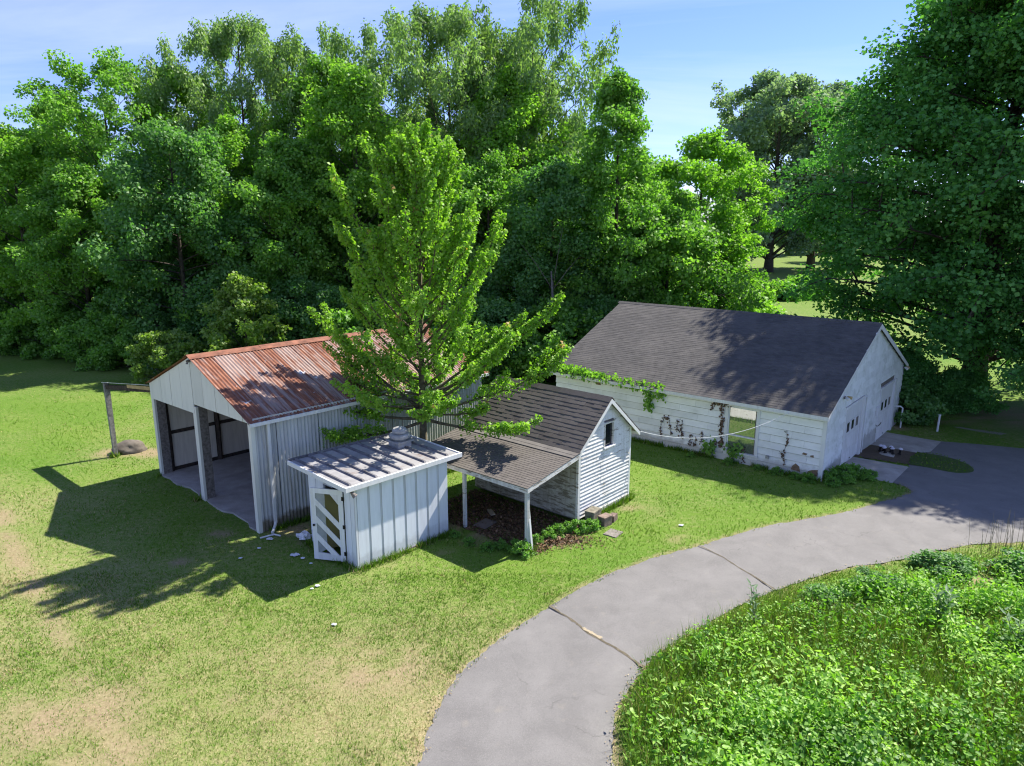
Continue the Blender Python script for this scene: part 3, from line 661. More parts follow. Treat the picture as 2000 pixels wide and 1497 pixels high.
# main roof: deck, single shingles, ridge
YA, YB = -.16, GL + .22; XB = -.20; XR = GW + .30
rf = MB()
rf.prism([(XB, YA, zed(XB)), (hx, YA, GAP), (hx, YA, GAP + .035), (XB, YA, zed(XB) + .035)], (0, YB - YA, 0))
rf.prism([(hx, YA, GAP), (XR, YA, zed(XR)), (XR, YA, zed(XR) + .035), (hx, YA, GAP + .035)], (0, YB - YA, 0))
rf = rf.obj('roof', M_GREY, sm)
slen = math.hypot(hx - XB, slope * (hx - XB)); nc = 14; sag = lambda t: 0
sth = math.atan(slope); exs = slen / nc
ms = MB().hexa([(0, 0, 0), (.168, 0, .012), (.168, .302, .012), (0, .302, 0), (0, 0, .026), (.168, 0, .017), (.168, .302, .017), (0, .302, .026)]).mesh('shingle', M_SHS)
rg = random.Random(3)
for c_ in range(nc):
    s = c_ * exs; xx = XB - .02 + s * math.cos(sth); zz = zed(XB) + .037 - .02 * slope + s * math.sin(sth)
    y = YA - .03 - (.15 if c_ % 2 else 0)
    while y < YB + .01:
        ya = max(y, YA - .03); yb = min(y + .302, YB + .03)
        if yb - ya > .05:
            o = child('shingle', ms, rf, (xx + rg.uniform(-.006, .006), ya, zz + .006 + rg.uniform(-.001, .003)), (0, -sth, 0), (1, (yb - ya) / .302, 1))
        y += .306
for c_ in range(13):            # rear slope as whole courses
    s = c_ * exs; xx = XR + .02 - s * math.cos(sth); zz = zed(XR) + .037 - .02 * slope + s * math.sin(sth)
    o = child('shingle_course', ms, rf, (xx, YB + .03, zz + .006), (0, -sth, math.pi), (1, (YB - YA + .06) / .302, 1))
n = 15; L_ = (YB - YA + .06) / n
mrc = MB().prism([(hx - .15, 0, GAP - .075), (hx, 0, GAP + .055), (hx + .15, 0, GAP - .075), (hx + .15, 0, GAP - .055), (hx, 0, GAP + .075), (hx - .15, 0, GAP - .055)], (0, L_ + .02, 0)).mesh('ridge_shingle', M_SHS)
for i in range(n): child('ridge_shingle', mrc, rf, (0, YA - .03 + i * L_, .004 * (i % 2) + .012))
# rake boards
for sgn, xe in ((-1, XB), (1, XR)):
    MB().prism([(hx, YA - .03, GAP - .11), (xe, YA - .03, zed(xe) - .10), (xe, YA - .03, zed(xe) + .028), (hx, YA - .03, GAP + .028)], (0, .028, 0)).obj('rake_board', M_TRIM, sm)
box('rear_fascia', M_TRIM, sm, XR, XR + .025, YA, YB, zed(XR) - .09, zed(XR) + .02)
# lean-to roof: from the foot of the main slope down to the posts
LX, LZ0, LZ1 = -2.56, zed(XB) + .01, 1.93
lr = MB().prism([(XB + .1, YA, LZ0 - .02), (LX, YA, LZ1 - .02), (LX, YA, LZ1 + .012), (XB + .1, YA, LZ0 + .012)], (0, YB - YA, 0)).obj('lean_to_roof', M_GREY, sm)
mb = MB(); nl_ = 23; dxl = (XB - LX + .06) / nl_; th = math.atan2(LZ0 - LZ1, XB - LX)
rg = random.Random(6)
for c_ in range(nl_):
    xa = LX - .03 + c_ * dxl; xb = xa + dxl + .02; za = LZ1 + .016 + (xa - LX) * math.tan(th); zb = LZ1 + .016 + (xb - LX) * math.tan(th)
    y = YA - .04 - (.15 if c_ % 2 else 0)
    while y < YB:
        ya = max(y, YA - .04); yb = min(y + .296, YB + .03); j = rg.uniform(-.004, .004)
        if yb - ya > .04: mb.hexa([(xa + j, ya, za), (xb, ya, zb), (xb, yb, zb), (xa + j, yb, za), (xa + j, ya, za + .011), (xb, ya, zb + .003), (xb, yb, zb + .003), (xa + j, yb, za + .011)])
        y += .302
o = mb.obj('shingle_courses', M_SHL, lr); o['kind'] = 'stuff'
for k in range(2):
    xa = XB - .05 - k * .16; za = LZ1 + .034 + (xa - LX) * math.tan(th)
    MB().hexa([(xa - .17, YA - .04, za - .17 * math.tan(th) + .0), (xa + .1, YA - .04, za + .1 * math.tan(th) - .012), (xa + .1, YB, za + .1 * math.tan(th) - .012), (xa - .17, YB, za - .17 * math.tan(th)), (xa - .17, YA - .04, za - .17 * math.tan(th) + .012), (xa + .1, YA - .04, za + .1 * math.tan(th)), (xa + .1, YB, za + .1 * math.tan(th)), (xa - .17, YB, za - .17 * math.tan(th) + .012)]).obj('valley_strip', M_SHLT, lr)
box('lean_to_fascia', M_TRIMW, sm, LX + .01, LX + .05, YA, YB, LZ1 - .15, LZ1 - .022)
MB().prism([(LX, YA - .032, LZ1 - .13), (XB + .05, YA - .032, LZ0 - .13), (XB + .05, YA - .032, LZ0 + .008), (LX, YA - .032, LZ1 + .008)], (0, .03, 0)).obj('lean_to_rake', M_TRIMW, sm)
for i in range(6): MB().prism([(LX + .06, 0, LZ1 - .13), (-.05, 0, LZ1 - .13 + (-.05 - LX) * math.tan(th)), (-.05, 0, LZ1 - .024 + (-.05 - LX) * math.tan(th)), (LX + .06, 0, LZ1 - .024 + .06 * math.tan(th))], (0, .05, 0)).obj('rafter', M_GREY, sm, (0, .1 + i * .8, 0))
def spost(y, x, lx=0, ly=0, r=.05, m=M_POST):
    z1 = LZ1 - .152
    MB().hexa([(x - r, y - r, -.03), (x + r, y - r, -.03), (x + r, y + r, -.03), (x - r, y + r, -.03), (x - r + lx, y - r + ly, z1), (x + r + lx, y - r + ly, z1), (x + r + lx, y + r + ly, z1), (x - r + lx, y + r + ly, z1)]).obj('lean_to_post', m, sm)
spost(-.06, LX + .14, -.05, -.03); spost(-.16, LX + .22, -.10, .12, .035, M_TRIM); spost(2.36, LX + .12, 0, 0, .045); spost(4.1, LX + .12, 0, 0, .045)

# ================================================================== GARAGE
gar = empty('garage', (GA.x, GA.y, 0), GA.a)
tag(gar, 'wide white garage with dark shingle roof and two overhead doors', 'garage')
GX, GY, GE, GR = 11.4, 11.7, 2.46, 4.90; gk = (GR - GE) / (GX / 2)
gzed = lambda x: GE + gk * (GX / 2 - abs(x - GX / 2))
WY0, WY1, WB, WT = 2.43, 3.53, .44, 2.12
cf = MB(); cf.box(.03, .06, .03, WY0 - .02, -.3, GE); cf.box(.03, .06, WY1 + .02, GY - .03, -.3, GE); cf.box(.03, .06, WY0 - .02, WY1 + .02, -.3, WB - .02); cf.box(.03, .06, WY0 - .02, WY1 + .02, WT + .02, GE)
fw = cf.obj('front_wall', M_GREY, gar)
rg = random.Random(31)
zc = -.28; row = 0
def sidepanel(parent, y0, y1, z0, z1, gone=False):
    t = rg.uniform(-.003, .003)
    MB().hexa([(-.030 + t, y0, z0), (.028, y0, z0), (.028, y1, z0), (-.030 + t, y1, z0), (.004 + t, y0, z1), (.028, y0, z1), (.028, y1, z1), (.004 + t, y1, z1)]).obj('siding_panel', M_SIDE, parent)
broken = []
while zc < GE - .02:
    z0, z1 = zc, min(zc + .252, GE - .005)
    y = .09 - (.6 if row % 2 else 0) - rg.uniform(0, .2)
    while y < GY - .02:
        ya, yb = max(y, .09), min(y + 1.216, GY - .02); y += 1.22
        if yb - ya < .04: continue
        segs = [(ya, yb)]
        if z1 > WB - .13 and z0 < WT + .12:
            segs = [(q0, q1) for q0, q1 in ((ya, min(yb, WY0 - .12)), (max(ya, WY1 + .12), yb)) if q1 - q0 > .03]
        for q0, q1 in segs: sidepanel(fw, q0, q1, z0, z1)
    zc += .272; row += 1
M_BARE = plain('bare_sheathing', (.22, .15, .095), .9, .3, 9)
# missing chips of siding near the corner
for (cy, cz, pts) in ((.88, .30, [(-.17, -.10), (.16, -.12), (.12, .06), (-.02, .15), (-.12, .05)]), (.32, .26, [(-.18, -.1), (.2, -.12), (.2, .12), (.02, .08), (-.1, .03)]), (.62, .88, [(-.09, -.03), (.06, -.05), (.1, .02), (-.04, .04)]), (.36, .84, [(-.06, -.03), (.07, -.04), (.05, .05), (-.05, .02)])):
    MB().prism([(-.036, cy - u, cz + v) for u, v in pts], (.03, 0, 0)).obj('broken_patch', M_BARE, fw)
box('corner_board', M_TRIM, gar, -.042, .031, -.042, .088, -.3, GE - .01)
# window
wn_ = box('window', M_TRIM, gar, -.05, .04, WY0 - .12, WY0, WB - .02, WT + .1)
box('frame', M_TRIM, wn_, -.05, .04, WY1, WY1 + .12, WB - .02, WT + .1); box('frame', M_TRIM, wn_, -.051, .04, WY0 + .001, WY1 - .001, WT, WT + .1)
box('sill', M_TRIM, wn_, -.085, .04, WY0 - .15, WY1 + .15, WB - .075, WB - .021)
box('apron_board', M_TRIM, wn_, -.03, .04, WY0 - .12, WY1 + .12, WB - .2, WB - .076)
box('meeting_rail', M_TRIM, wn_, -.035, .03, WY0 + .001, WY1 - .001, 1.02, 1.075)
box('sash_stile', M_GREY, wn_, -.02, .03, WY0 + .001, WY0 + .045, WB, WT - .001); box('sash_stile', M_TRIM, wn_, -.02, .03, WY1 - .045, WY1 - .001, WB, WT - .001)
box('pane', M_GLASS, wn_, .002, .008, WY0 + .046, WY1 - .046, WB - .02, 1.019); box('pane', M_GLASS, wn_, .010, .016, WY0 + .046, WY1 - .046, 1.076, WT - .001)
box('siding_gap', M_BARE, fw, -.036, .01, 9.3, 9.52, 2.1, 2.36)
# rear and far walls
box('rear_wall', M_SIDE, gar, GX - .06, GX - .03, .03, GY - .03, -.45, GE)
MB().prism([(.06, GY - .06, -.4), (GX - .06, GY - .06, -.4), (GX - .06, GY - .06, GE), (GX / 2, GY - .06, GR - .1), (.06, GY - .06, GE)], (0, .03, 0)).obj('end_wall', M_SIDE, gar)
# gable wall with two door openings
DOORS = [(2.32, 4.55, 2.12), (7.45, 9.75, 1.92)]; DB = (-.16, -.36)
gwall = MB().prism([(.065, .035, -.5), (GX - .06, .035, -.5), (GX - .06, .035, GE), (GX / 2, .035, GR - .1), (.065, .035, GE)], (0, .03, 0)).obj('gable_wall', M_GREY, gar)
def gpanel(x0, x1, z0, z1):
    poly = [(x0, z0), (x1, z0), (x1, z1), (x0, z1)]
    poly = clip_poly(poly, -gk, 1, GE - .03); poly = clip_poly(poly, gk, 1, GE - .03 + gk * GX)
    if len(poly) < 3 or max(q[1] for q in poly) - min(q[1] for q in poly) < .02: return
    n = len(poly); t = rg.uniform(-.004, .004); mb = MB()
    mb.v = [(q[0], -.034 - t + .032 * (q[1] - z0) / (z1 - z0), q[1]) for q in poly] + [(q[0], .033, q[1]) for q in poly]
    mb.f = [tuple(range(n)), tuple(range(2 * n - 1, n - 1, -1))] + [(k, (k + 1) % n, n + (k + 1) % n, n + k) for k in range(n)]
    mb.obj('siding_panel', M_GABLE, gwall)
zc = -.46; row = 0
while zc < GR - .15:
    z0, z1 = zc, zc + .250; x = .095 - (.45 if row % 2 else 0) - rg.uniform(0, .1)
    while x < GX - .02:
        xa, xb = max(x, .095), min(x + .905, GX - .03); x += .91
        segs = [(xa, xb)]
        for (d0, d1, dt) in DOORS:
            if z0 < dt + .10: segs = [q for s0, s1 in segs for q in ((s0, min(s1, d0 - .10)), (max(s0, d1 + .10), s1)) if q[1] - q[0] > .03]
        for q0, q1 in segs: gpanel(q0, q1, z0, z1)
    zc += .272; row += 1
for (d0, d1, dt), db in zip(DOORS, DB):
    od = empty('overhead_door', (0, 0, 0)); od.parent = gar
    hh = (dt - db) / 4; wd = d1 - d0
    for s_ in range(4):
        z0 = db + s_ * hh; sec = box('door_section', M_TRIM, od, d0, d1, -.002, .033, z0 + .005, z0 + hh - .006)
    for k in range(3):
        xc = d0 + wd * (.25 + .27 * k); z0 = db + 2 * hh + .16
        box('window_lite', M_DGLASS if k < 2 else M_GREY, od, xc - .15, xc + .15, -.008, -.0025, z0, z0 + .36)
    for s_ in (0, 1):
        for k in range(4): box('raised_panel', M_TRIM, od, d0 + .08 + k * wd / 4, d0 + k * wd / 4 + wd / 4 - .04, -.010, -.0026, db + s_ * hh + .09, db + s_ * hh + hh - .09)
    box('door_jamb', M_TRIM, od, d0 - .1, d0 - .001, -.04, .03, db - .06, dt + .1); box('door_jamb', M_TRIM, od, d1 + .001, d1 + .22, -.09, .03, db - .06, dt + .12)
    box('door_header', M_TRIM, od, d0, d1, -.045, .03, dt, dt + .1)
    MB().tube([(d0 + wd * .5, -.02, db + .12), (d0 + wd * .5 + .12, -.02, db + .12)], .015, 6).obj('handle', M_IRON, od)
MB().tube([(5.05, -.06, 2.16), (5.05, -.06, .3), (5.05, -.06, -.30)], .028, 7).obj('conduit', M_TRIM, gar)
MB().tube([(4.72, -.07, 2.16), (5.05, -.07, 2.16)], .02, 6).obj('conduit', M_TRIM, gar)
box('meter_box', M_TRIM, gar, 6.85, 7.1, -.13, -.022, .95, 1.3)
pts = [(6.9 + .3 * math.cos(t), -.09 - .02 * t, .62 + .10 * math.sin(t)) for t in np.linspace(math.pi, 2 * math.pi, 9)]
MB().tube(pts, .016, 6).obj('hose_hook', M_IRON, gar)
# roof
OV = .30; EVX = -OV; zdk = lambda x: gzed(x) + .06
gr = MB()
gr.prism([(EVX, -.12, zdk(EVX)), (GX / 2, -.12, GR + .06), (GX / 2, -.12, GR + .10), (EVX, -.12, zdk(EVX) + .04)], (0, GY + .3, 0))
gr.prism([(GX / 2, -.12, GR + .06), (GX + OV, -.12, zdk(GX + OV)), (GX + OV, -.12, zdk(GX + OV) + .04), (GX / 2, -.12, GR + .10)], (0, GY + .3, 0))
gr = gr.obj('roof', M_GREY, gar)
mb = MB(); nc = 46; dx = (GX / 2 - EVX + .03) / nc; rg = random.Random(77)
for c_ in range(nc):
    xa = EVX - .03 + c_ * dx; xb = xa + dx + .015; za = zdk(xa) + .042; zb = zdk(xb) + .042
    y = -.15 - rg.uniform(0, .3)
    while y < GY + .18:
        ya = max(y, -.15); yb = min(y + .30, GY + .2); j = rg.uniform(-.003, .003); h = .008 + rg.uniform(-.002, .003)
        if yb - ya > .03: mb.hexa([(xa + j, ya, za), (xb, ya, zb), (xb, yb, zb), (xa + j, yb, za), (xa + j, ya, za + h), (xb, ya, zb + .002), (xb, yb, zb + .002), (xa + j, yb, za + h)])
        y += .305
o = mb.obj('shingle_courses', M_SHG, gr); o['kind'] = 'stuff'
mb = MB()
for c_ in range(nc):
    xa = GX - EVX + .03 - c_ * dx; xb = xa - dx - .015; za = zdk(xa) + .042; zb = zdk(xb) + .042
    mb.hexa([(xa, GY + .2, za), (xb, GY + .2, zb), (xb, -.15, zb), (xa, -.15, za), (xa, GY + .2, za + .011), (xb, GY + .2, zb + .002), (xb, -.15, zb + .002), (xa, -.15, za + .011)])
o = mb.obj('shingle_courses', M_SHG, gr); o['kind'] = 'stuff'
mb = MB()
for i in range(36): mb.prism([(GX / 2 - .14, -.15 + i * .338, GR + .045), (GX / 2, -.15 + i * .338, GR + .125), (GX / 2 + .14, -.15 + i * .338, GR + .045), (GX / 2 + .14, -.15 + i * .338, GR + .06), (GX / 2, -.15 + i * .338, GR + .14), (GX / 2 - .14, -.15 + i * .338, GR + .06)], (0, .325, 0))
mb.obj('ridge_cap', M_SHG, gr)
for xe in (EVX, GX + OV):
    MB().prism([(GX / 2, -.15, GR - .10), (xe, -.15, zdk(xe) - .13), (xe, -.15, zdk(xe) + .035), (GX / 2, -.15, GR + .095)], (0, .028, 0)).obj('rake_board', M_TRIM, gar)
box('fascia', M_TRIM, gar, EVX - .028, EVX, -.12, GY + .18, zdk(EVX) - .10, zdk(EVX) + .028)
box('soffit', M_TRIM, gar, EVX + .001, .029, .03, GY + .1, zdk(EVX) - .10, zdk(EVX) - .085)
# flood lamps on the gable
def flood(x, z):
    fl = empty('flood_lamp', (x, -.05, z)); fl.parent = gar
    MB().lathe([(.06, 0), (.06, .03)], 0, 0, 10).obj('mount', M_GREY, fl).rotation_euler = (R(90), 0, 0)
    for s_ in (-1, 1):
        MB().tube([(0, -.04, 0), (s_ * .10, -.11, .01), (s_ * .17, -.20, -.03)], [.02, .045, .065], 9).obj('lamp_head', M_TRIM if s_ < 0 else M_WOODP, fl)
flood(1.75, 2.72); flood(11.15, 2.36)
# outlet box on the front wall
ob = box('outlet_box', M_VENT, gar, -.09, -.022, 1.86, 1.98, .42, .54)

# ================================================================== TREES
L_MID = leaf_mat('leaf_mid', (0.084, 0.203, 0.026), (0.155, 0.330, 0.044), (0.253, 0.442, 0.074))
L_BRIGHT = leaf_mat('leaf_bright', (0.111, 0.244, 0.024), (0.192, 0.377, 0.041), (0.284, 0.488, 0.067))
L_DARK = leaf_mat('leaf_dark', (0.055, 0.180, 0.035), (0.097, 0.273, 0.056), (0.165, 0.381, 0.088), trans=.36, gloss=.025)
L_WILLOW = leaf_mat('leaf_willow', (0.119, 0.199, 0.067), (0.194, 0.303, 0.101), (0.287, 0.407, 0.151), gloss=.03)
L_YOUNG = leaf_mat('leaf_young_maple', (.14, .285, .022), (.225, .405, .036), (.32, .485, .075), tip=(.45, .28, .09), trans=.5)
L_VINE = leaf_mat('leaf_vine', (0.058, 0.160, 0.041), (0.111, 0.259, 0.060), (0.194, 0.359, 0.102), gloss=.03)
L_OAK_HAZE = leaf_mat('leaf_far_oak_haze', (.135, .215, .135), (.20, .29, .185), (.28, .36, .245))  # distance haze is mixed into this paler, bluer leaf colour
L_YEL = leaf_mat('leaf_yellowish', (.13, .23, .03), (.20, .31, .05), (.28, .38, .09))
M_BARK = plain('bark', (.085, .070, .055), .95, .4, 7)
M_BARKG = plain('bark_grey', (.15, .135, .115), .95, .3, 7)

def unit(v): return v / np.maximum(np.linalg.norm(v, axis=-1, keepdims=True), 1e-9)
def rdir(rg, n): return unit(rg.normal(size=(n, 3)))
def leaf_quads(P, N, D, L, W, fold=.12):
    S = unit(np.cross(N, D)); L = L[:, None]; W = W[:, None]
    m = P + D * L * .45 - N * (fold * 0)
    V = np.stack([P, m + S * W + N * W * fold * 2, P + D * L, m - S * W + N * W * fold * 2], 1)
    F = np.arange(len(P) * 4).reshape(-1, 4); return V.reshape(-1, 3), F
def clump_leaves(rg, C, Rd, per, size, aspect=.42, flat=.65, droop=.2, up=.6, out=.45, rand=.75, pw=.45, tintvar=.5, hang=0):
    """leaf quads spread through each clump; C centres, Rd radii"""
    cnt = np.maximum(4, (per * (Rd / Rd.mean()) ** 2).astype(int)); k = np.repeat(np.arange(len(C)), cnt); n = len(k)
    d = rdir(rg, n); r = Rd[k][:, None] * rg.random((n, 1)) ** pw
    o = d * r * np.array([1, 1, flat])
    if hang: o[:, 2] -= np.abs(rg.normal(size=n)) * hang; o[:, :2] *= .55
    P = C[k] + o
    N = unit(d * out + np.array([0, 0, up]) + rg.normal(size=(n, 3)) * rand)
    D = unit(np.cross(N, rdir(rg, n)) + np.array([0, 0, -droop]) + d * .25); N = unit(N - D * (N * D).sum(1, keepdims=True))
    L = size * rg.uniform(.65, 1.3, n); V, F = leaf_quads(P, N, D, L, L * aspect)
    t = np.clip(rg.random(len(C))[k] * tintvar + rg.random(n) * (1 - tintvar), 0, .93)
    return V, F, np.repeat(t, 4)
def tube_np(branches, sides=5):
    mb = MB()
    for pts, rad in branches: mb.tube(pts, rad, sides)
    return mb
def bez(a, b, c, n): return [tuple((1 - t) ** 2 * np.array(a) + 2 * t * (1 - t) * np.array(b) + t * t * np.array(c)) for t in np.linspace(0, 1, n)]

def make_tree(seed, H, Rm, prof, nl, leafmat, per, size, cb=.2, asc=.6, cr=.7, nsub=4, trunk_r=.22, barkm=None, lobes=.22, inner=.42, lean=(0, 0), multi=1, flat=.65, subk=.34, **kw):
    """returns (trunk mesh, crown mesh); prof is a list of (height fraction, radius fraction)"""
    rg = np.random.default_rng(seed); hs, rs = zip(*prof); br = []; C = []; Rd = []
    base = np.array([0, 0, -.15]); top = np.array([lean[0], lean[1], H * .93]); mid = np.array([lean[0] * .2 + rg.normal() * .2, lean[1] * .2 + rg.normal() * .2, H * .5])
    tr = bez(base, mid, top, 9); br.append((tr, [trunk_r * (1.35 if i == 0 else 1) * (1 - .9 * i / 8) + .012 for i in range(9)]))
    tp = np.array(tr)
    ph = rg.uniform(0, 6.28, 6)
    for i in range(nl):
        t = cb + (1 - cb) * ((i + .5) / nl) ** .85; az = i * 2.39996 + rg.normal() * .35
        lob = 1 + lobes * (math.sin(2 * az + ph[0] + 5 * t) * .5 + math.sin(3 * az + ph[1] - 8 * t) * .5 + math.sin(11 * t + ph[2] + az) * .5)
        r = Rm * np.interp(t, hs, rs) * lob * rg.uniform(.82, 1.1)
        end = np.array([math.cos(az) * r, math.sin(az) * r, H * t + rg.normal() * min(.25, .015 * H)])
        z0 = max(H * t - r * asc - min(.3, .02 * H), H * cb * .55); tt = min(z0 / (H * .93), .97); st = np.array([np.interp(tt, np.linspace(0, 1, 9), tp[:, a]) for a in range(3)])
        end[:2] += st[:2] * .8
        md = st * .45 + end * .55 + np.array([0, 0, .10 * r])
        L = bez(st, md, end, 6); r0 = max(min(.02, trunk_r * .3), trunk_r * .27 * (1 - t * .7)); br.append((L, [r0 * (1 - .85 * k / 5) + .008 for k in range(6)]))
        Lp = np.array(L)
        C.append(end); Rd.append(cr * rg.uniform(.7, 1.1))
        for s in range(nsub):
            f = inner + (1 - inner) * (s + rg.random()) / nsub; b = np.array([np.interp(f * 5, range(6), Lp[:, a]) for a in range(3)])
            dirv = unit((end - st)[None])[0] * .55 + rdir(rg, 1)[0] * .95 + np.array([0, 0, .3]); ln = (subk * r + min(.35, .07 * Rm)) * rg.uniform(.5, 1.1)
            e = b + unit(dirv[None])[0] * ln; br.append(([tuple(b), tuple((b + e) / 2 + np.array([0, 0, .06 * ln])), tuple(e)], [r0 * .4 + .006, r0 * .25 + .005, .006]))
            C.append(e); Rd.append(cr * rg.uniform(.6, 1.25))
            if rg.random() < .65: C.append((b + e) / 2 + rdir(rg, 1)[0] * cr * .4); Rd.append(cr * rg.uniform(.5, .95))
    C = np.array(C); Rd = np.array(Rd)
    V, F, t = clump_leaves(rg, C, Rd, per, size, flat=flat, **kw)
    k = V[:, 2] < .05; V[k, 2] = .05
    trunk = tube_np(br).mesh('trunk', barkm or M_BARK, True); crown = fast_mesh('crown', V, F, leafmat, t)
    return trunk, crown
def put_tree(name, meshes, x, y, label, rot=0.0, sc=1.0, scz=None, group=None, cat='tree', parts=('trunk', 'crown')):
    o = empty(name, (x, y, GZ(x, y)), rot); o.scale = (sc, sc, scz or sc); tag(o, label, cat, group)
    for m, n in zip(meshes, parts): child(n, m, o)
    return o

ROUND = [(0, .5), (.2, .82), (.45, 1), (.7, .85), (.88, .55), (1, .12)]
OVAL = [(0, .35), (.2, .7), (.45, 1), (.7, .82), (.88, .48), (1, .10)]
POINT = [(0, .5), (.2, .95), (.4, 1), (.6, .72), (.8, .42), (1, .06)]
TOPPY = [(0, .25), (.25, .5), (.5, .85), (.72, 1), (.9, .65), (1, .15)]
DOME = [(0, .8), (.3, 1), (.6, .92), (.85, .6), (1, .15)]
T_WIL = make_tree(101, 24, 6.6, TOPPY, 72, L_WILLOW, 115, .27, cb=.14, asc=.9, cr=.95, aspect=.22, droop=.9, hang=.35, flat=.9, lobes=.3)
T_WIL2 = make_tree(102, 24, 5.8, [(0, .3), (.3, .6), (.6, .95), (.8, 1), (.93, .75), (1, .35)], 54, L_WILLOW, 95, .27, cb=.14, asc=.8, cr=.9, aspect=.22, droop=1.0, hang=.5, flat=.9, lobes=.34)
T_AIRY = make_tree(103, 20, 6.2, TOPPY, 54, L_MID, 85, .20, cb=.2, asc=.9, cr=.75, lobes=.3)
T_BR1 = make_tree(104, 18, 4.6, OVAL, 52, L_BRIGHT, 105, .20, cb=.06, asc=.7, cr=.8)
T_BR2 = make_tree(105, 14.5, 4.7, ROUND, 52, L_BRIGHT, 100, .20, cb=.06, asc=.6, cr=.75, lobes=.3)
T_MID = make_tree(106, 14, 4.4, OVAL, 52, L_MID, 105, .20, cb=.05, asc=.6, cr=.8)
T_PT = make_tree(107, 19.2, 4.3, POINT, 58, L_MID, 100, .20, cb=.05, asc=.6, cr=.8, lobes=.28)
T_RND = make_tree(108, 10, 5.6, DOME, 52, L_MID, 95, .22, cb=.04, asc=.35, cr=.85, flat=.6)
T_VIN = make_tree(109, 14.5, 3.6, [(0, .95), (.2, .9), (.45, 1), (.7, .85), (.9, .6), (1, .2)], 60, L_VINE, 110, .20, cb=.02, asc=.2, cr=.8, lobes=.35, flat=.9, up=.35, out=.8)
put_tree('willow_tree', T_WIL, -20.7, 58, 'tallest feathery grey-green tree rising behind the vine-covered tree', .4)
put_tree('willow_tree', T_WIL2, -16.1, 59, 'feathery grey-green tree with a double top beside the tallest one behind the rusty shed', 2.1, .94)
put_tree('willow_tree', T_WIL2, -11.9, 60.5, 'thin sparse-topped feathery tree behind the young bright maple', 4.0, .93, .98)
put_tree('willow_tree', T_WIL, -4.7, 55, 'broad grey-green willow towering directly behind the young bright maple', 1.2, 1.1, 1.0)
put_tree('willow_tree', T_WIL2, 1.5, 57, 'willow with long drooping twigs hanging against open sky', 5.2, 1.0, 1.05)
put_tree('willow_tree', T_WIL, -1.2, 58.5, 'feathery grey-green tree filling the gap beside the drooping willow', 3.7, .95, .97)
put_tree('airy_tree', T_AIRY, -29.3, 54, 'broad loose-crowned tree with thin twiggy top at the grove end', .3)
put_tree('airy_tree', T_AIRY, -22.8, 62, 'twiggy loose-crowned tree behind the feathery willows', 3.3, .95)
put_tree('leafy_tree', T_BR2, -34.0, 50.5, 'rounded mid-green tree at the outermost end of the grove', 1.0, 1.0)
put_tree('vine_covered_tree', T_VIN, -21.2, 46, 'dark tree smothered in vines behind the open shed', .7)
put_tree('leafy_tree', T_BR1, -10.4, 50, 'tall bright green tree between the willows and rusty shed', 2.5, 1.05)
put_tree('pointed_tree', T_PT, 6.3, 45.0, 'tall pointed dark green tree behind the garage roof ridge', 0.6, .93)
put_tree('leafy_tree', T_BR2, 12.8, 49.5, 'sunlit light green tree with sweeping side branches behind the garage', 2.2, 1.08, 1.0)
put_tree('leafy_tree', T_MID, -14.5, 48.5, 'bushy green tree behind the rusty roof beside the vine-covered tree', 3.1)
put_tree('round_tree', T_RND, 9.6, 45.5, 'low rounded tree with glinting leaves overhanging the garage rear', .2, 1.0)
put_tree('vine_covered_tree', T_VIN, 2.6, 45.5, 'vine-draped dead tree with bare branch stubs beside the garage end', 2.6, .95, .86)
put_tree('leafy_tree', T_MID, -1.6, 48.5, 'bushy green tree hidden partly behind the young bright maple', 5.0, .9, .94)
put_tree('leafy_tree', T_MID, -6.3, 51, 'dark bushy tree right behind the shed and the young maple', .9, .88, .93)
put_tree('leafy_tree', T_MID, -28.6, 48.0, 'dark lower tree under the loose-crowned tree at the grove end', 1.7, .9, .88)
put_tree('leafy_tree', T_BR1, -20.0, 52, 'light green tree between the vine-covered tree and the feathery willows', 4.4, .88)
gl = 'tree deep in the grove seen only through gaps between nearer trees'
for i, (x, y, m, s) in enumerate([(-42, 55, T_MID, 1.0), (-38, 62, T_BR1, .9), (-31, 66, T_MID, 1.1), (-25.5, 58, T_MID, .95), (-17, 66, T_MID, 1.05), (-9, 66, T_BR1, .95), (-3, 64, T_MID, 1.1), (5, 62, T_BR1, .95), (9.5, 57, T_MID, 1.0), (-48, 60, T_BR2, 1.1), (3, 53, T_MID, 1.0), (-25.5, 57.5, T_BR1, 1.12), (-13.5, 56, T_BR1, 1.15), (-.5, 54, T_BR1, 1.1), (-34.5, 57, T_BR1, 1.0), (-40, 57, T_BR1, .85)]):
    put_tree('grove_tree', m, x, y, gl, i * 1.3, s, group='trees deep in the grove')
# bare snag branches over the vine-draped tree
mb = MB(); mb.tube([(2.4, 42.0, 0), (2.5, 42.1, 3.2), (2.3, 42.0, 6.1)], [.14, .1, .05], 6)
for e in ((.6, 41.6, 7.6), (4.0, 42.3, 7.0), (2.9, 41.4, 8.6)): mb.tube([(2.4, 42.05, 5.0), ((2.4 + e[0]) / 2, 42, (5 + e[2]) / 2 + .1), e], [.03, .022, .008], 5)
tag(mb.obj('dead_snag', M_BARKG, None, smooth=True), 'bare pale dead branches sticking out of the vines beside the garage', 'dead tree')

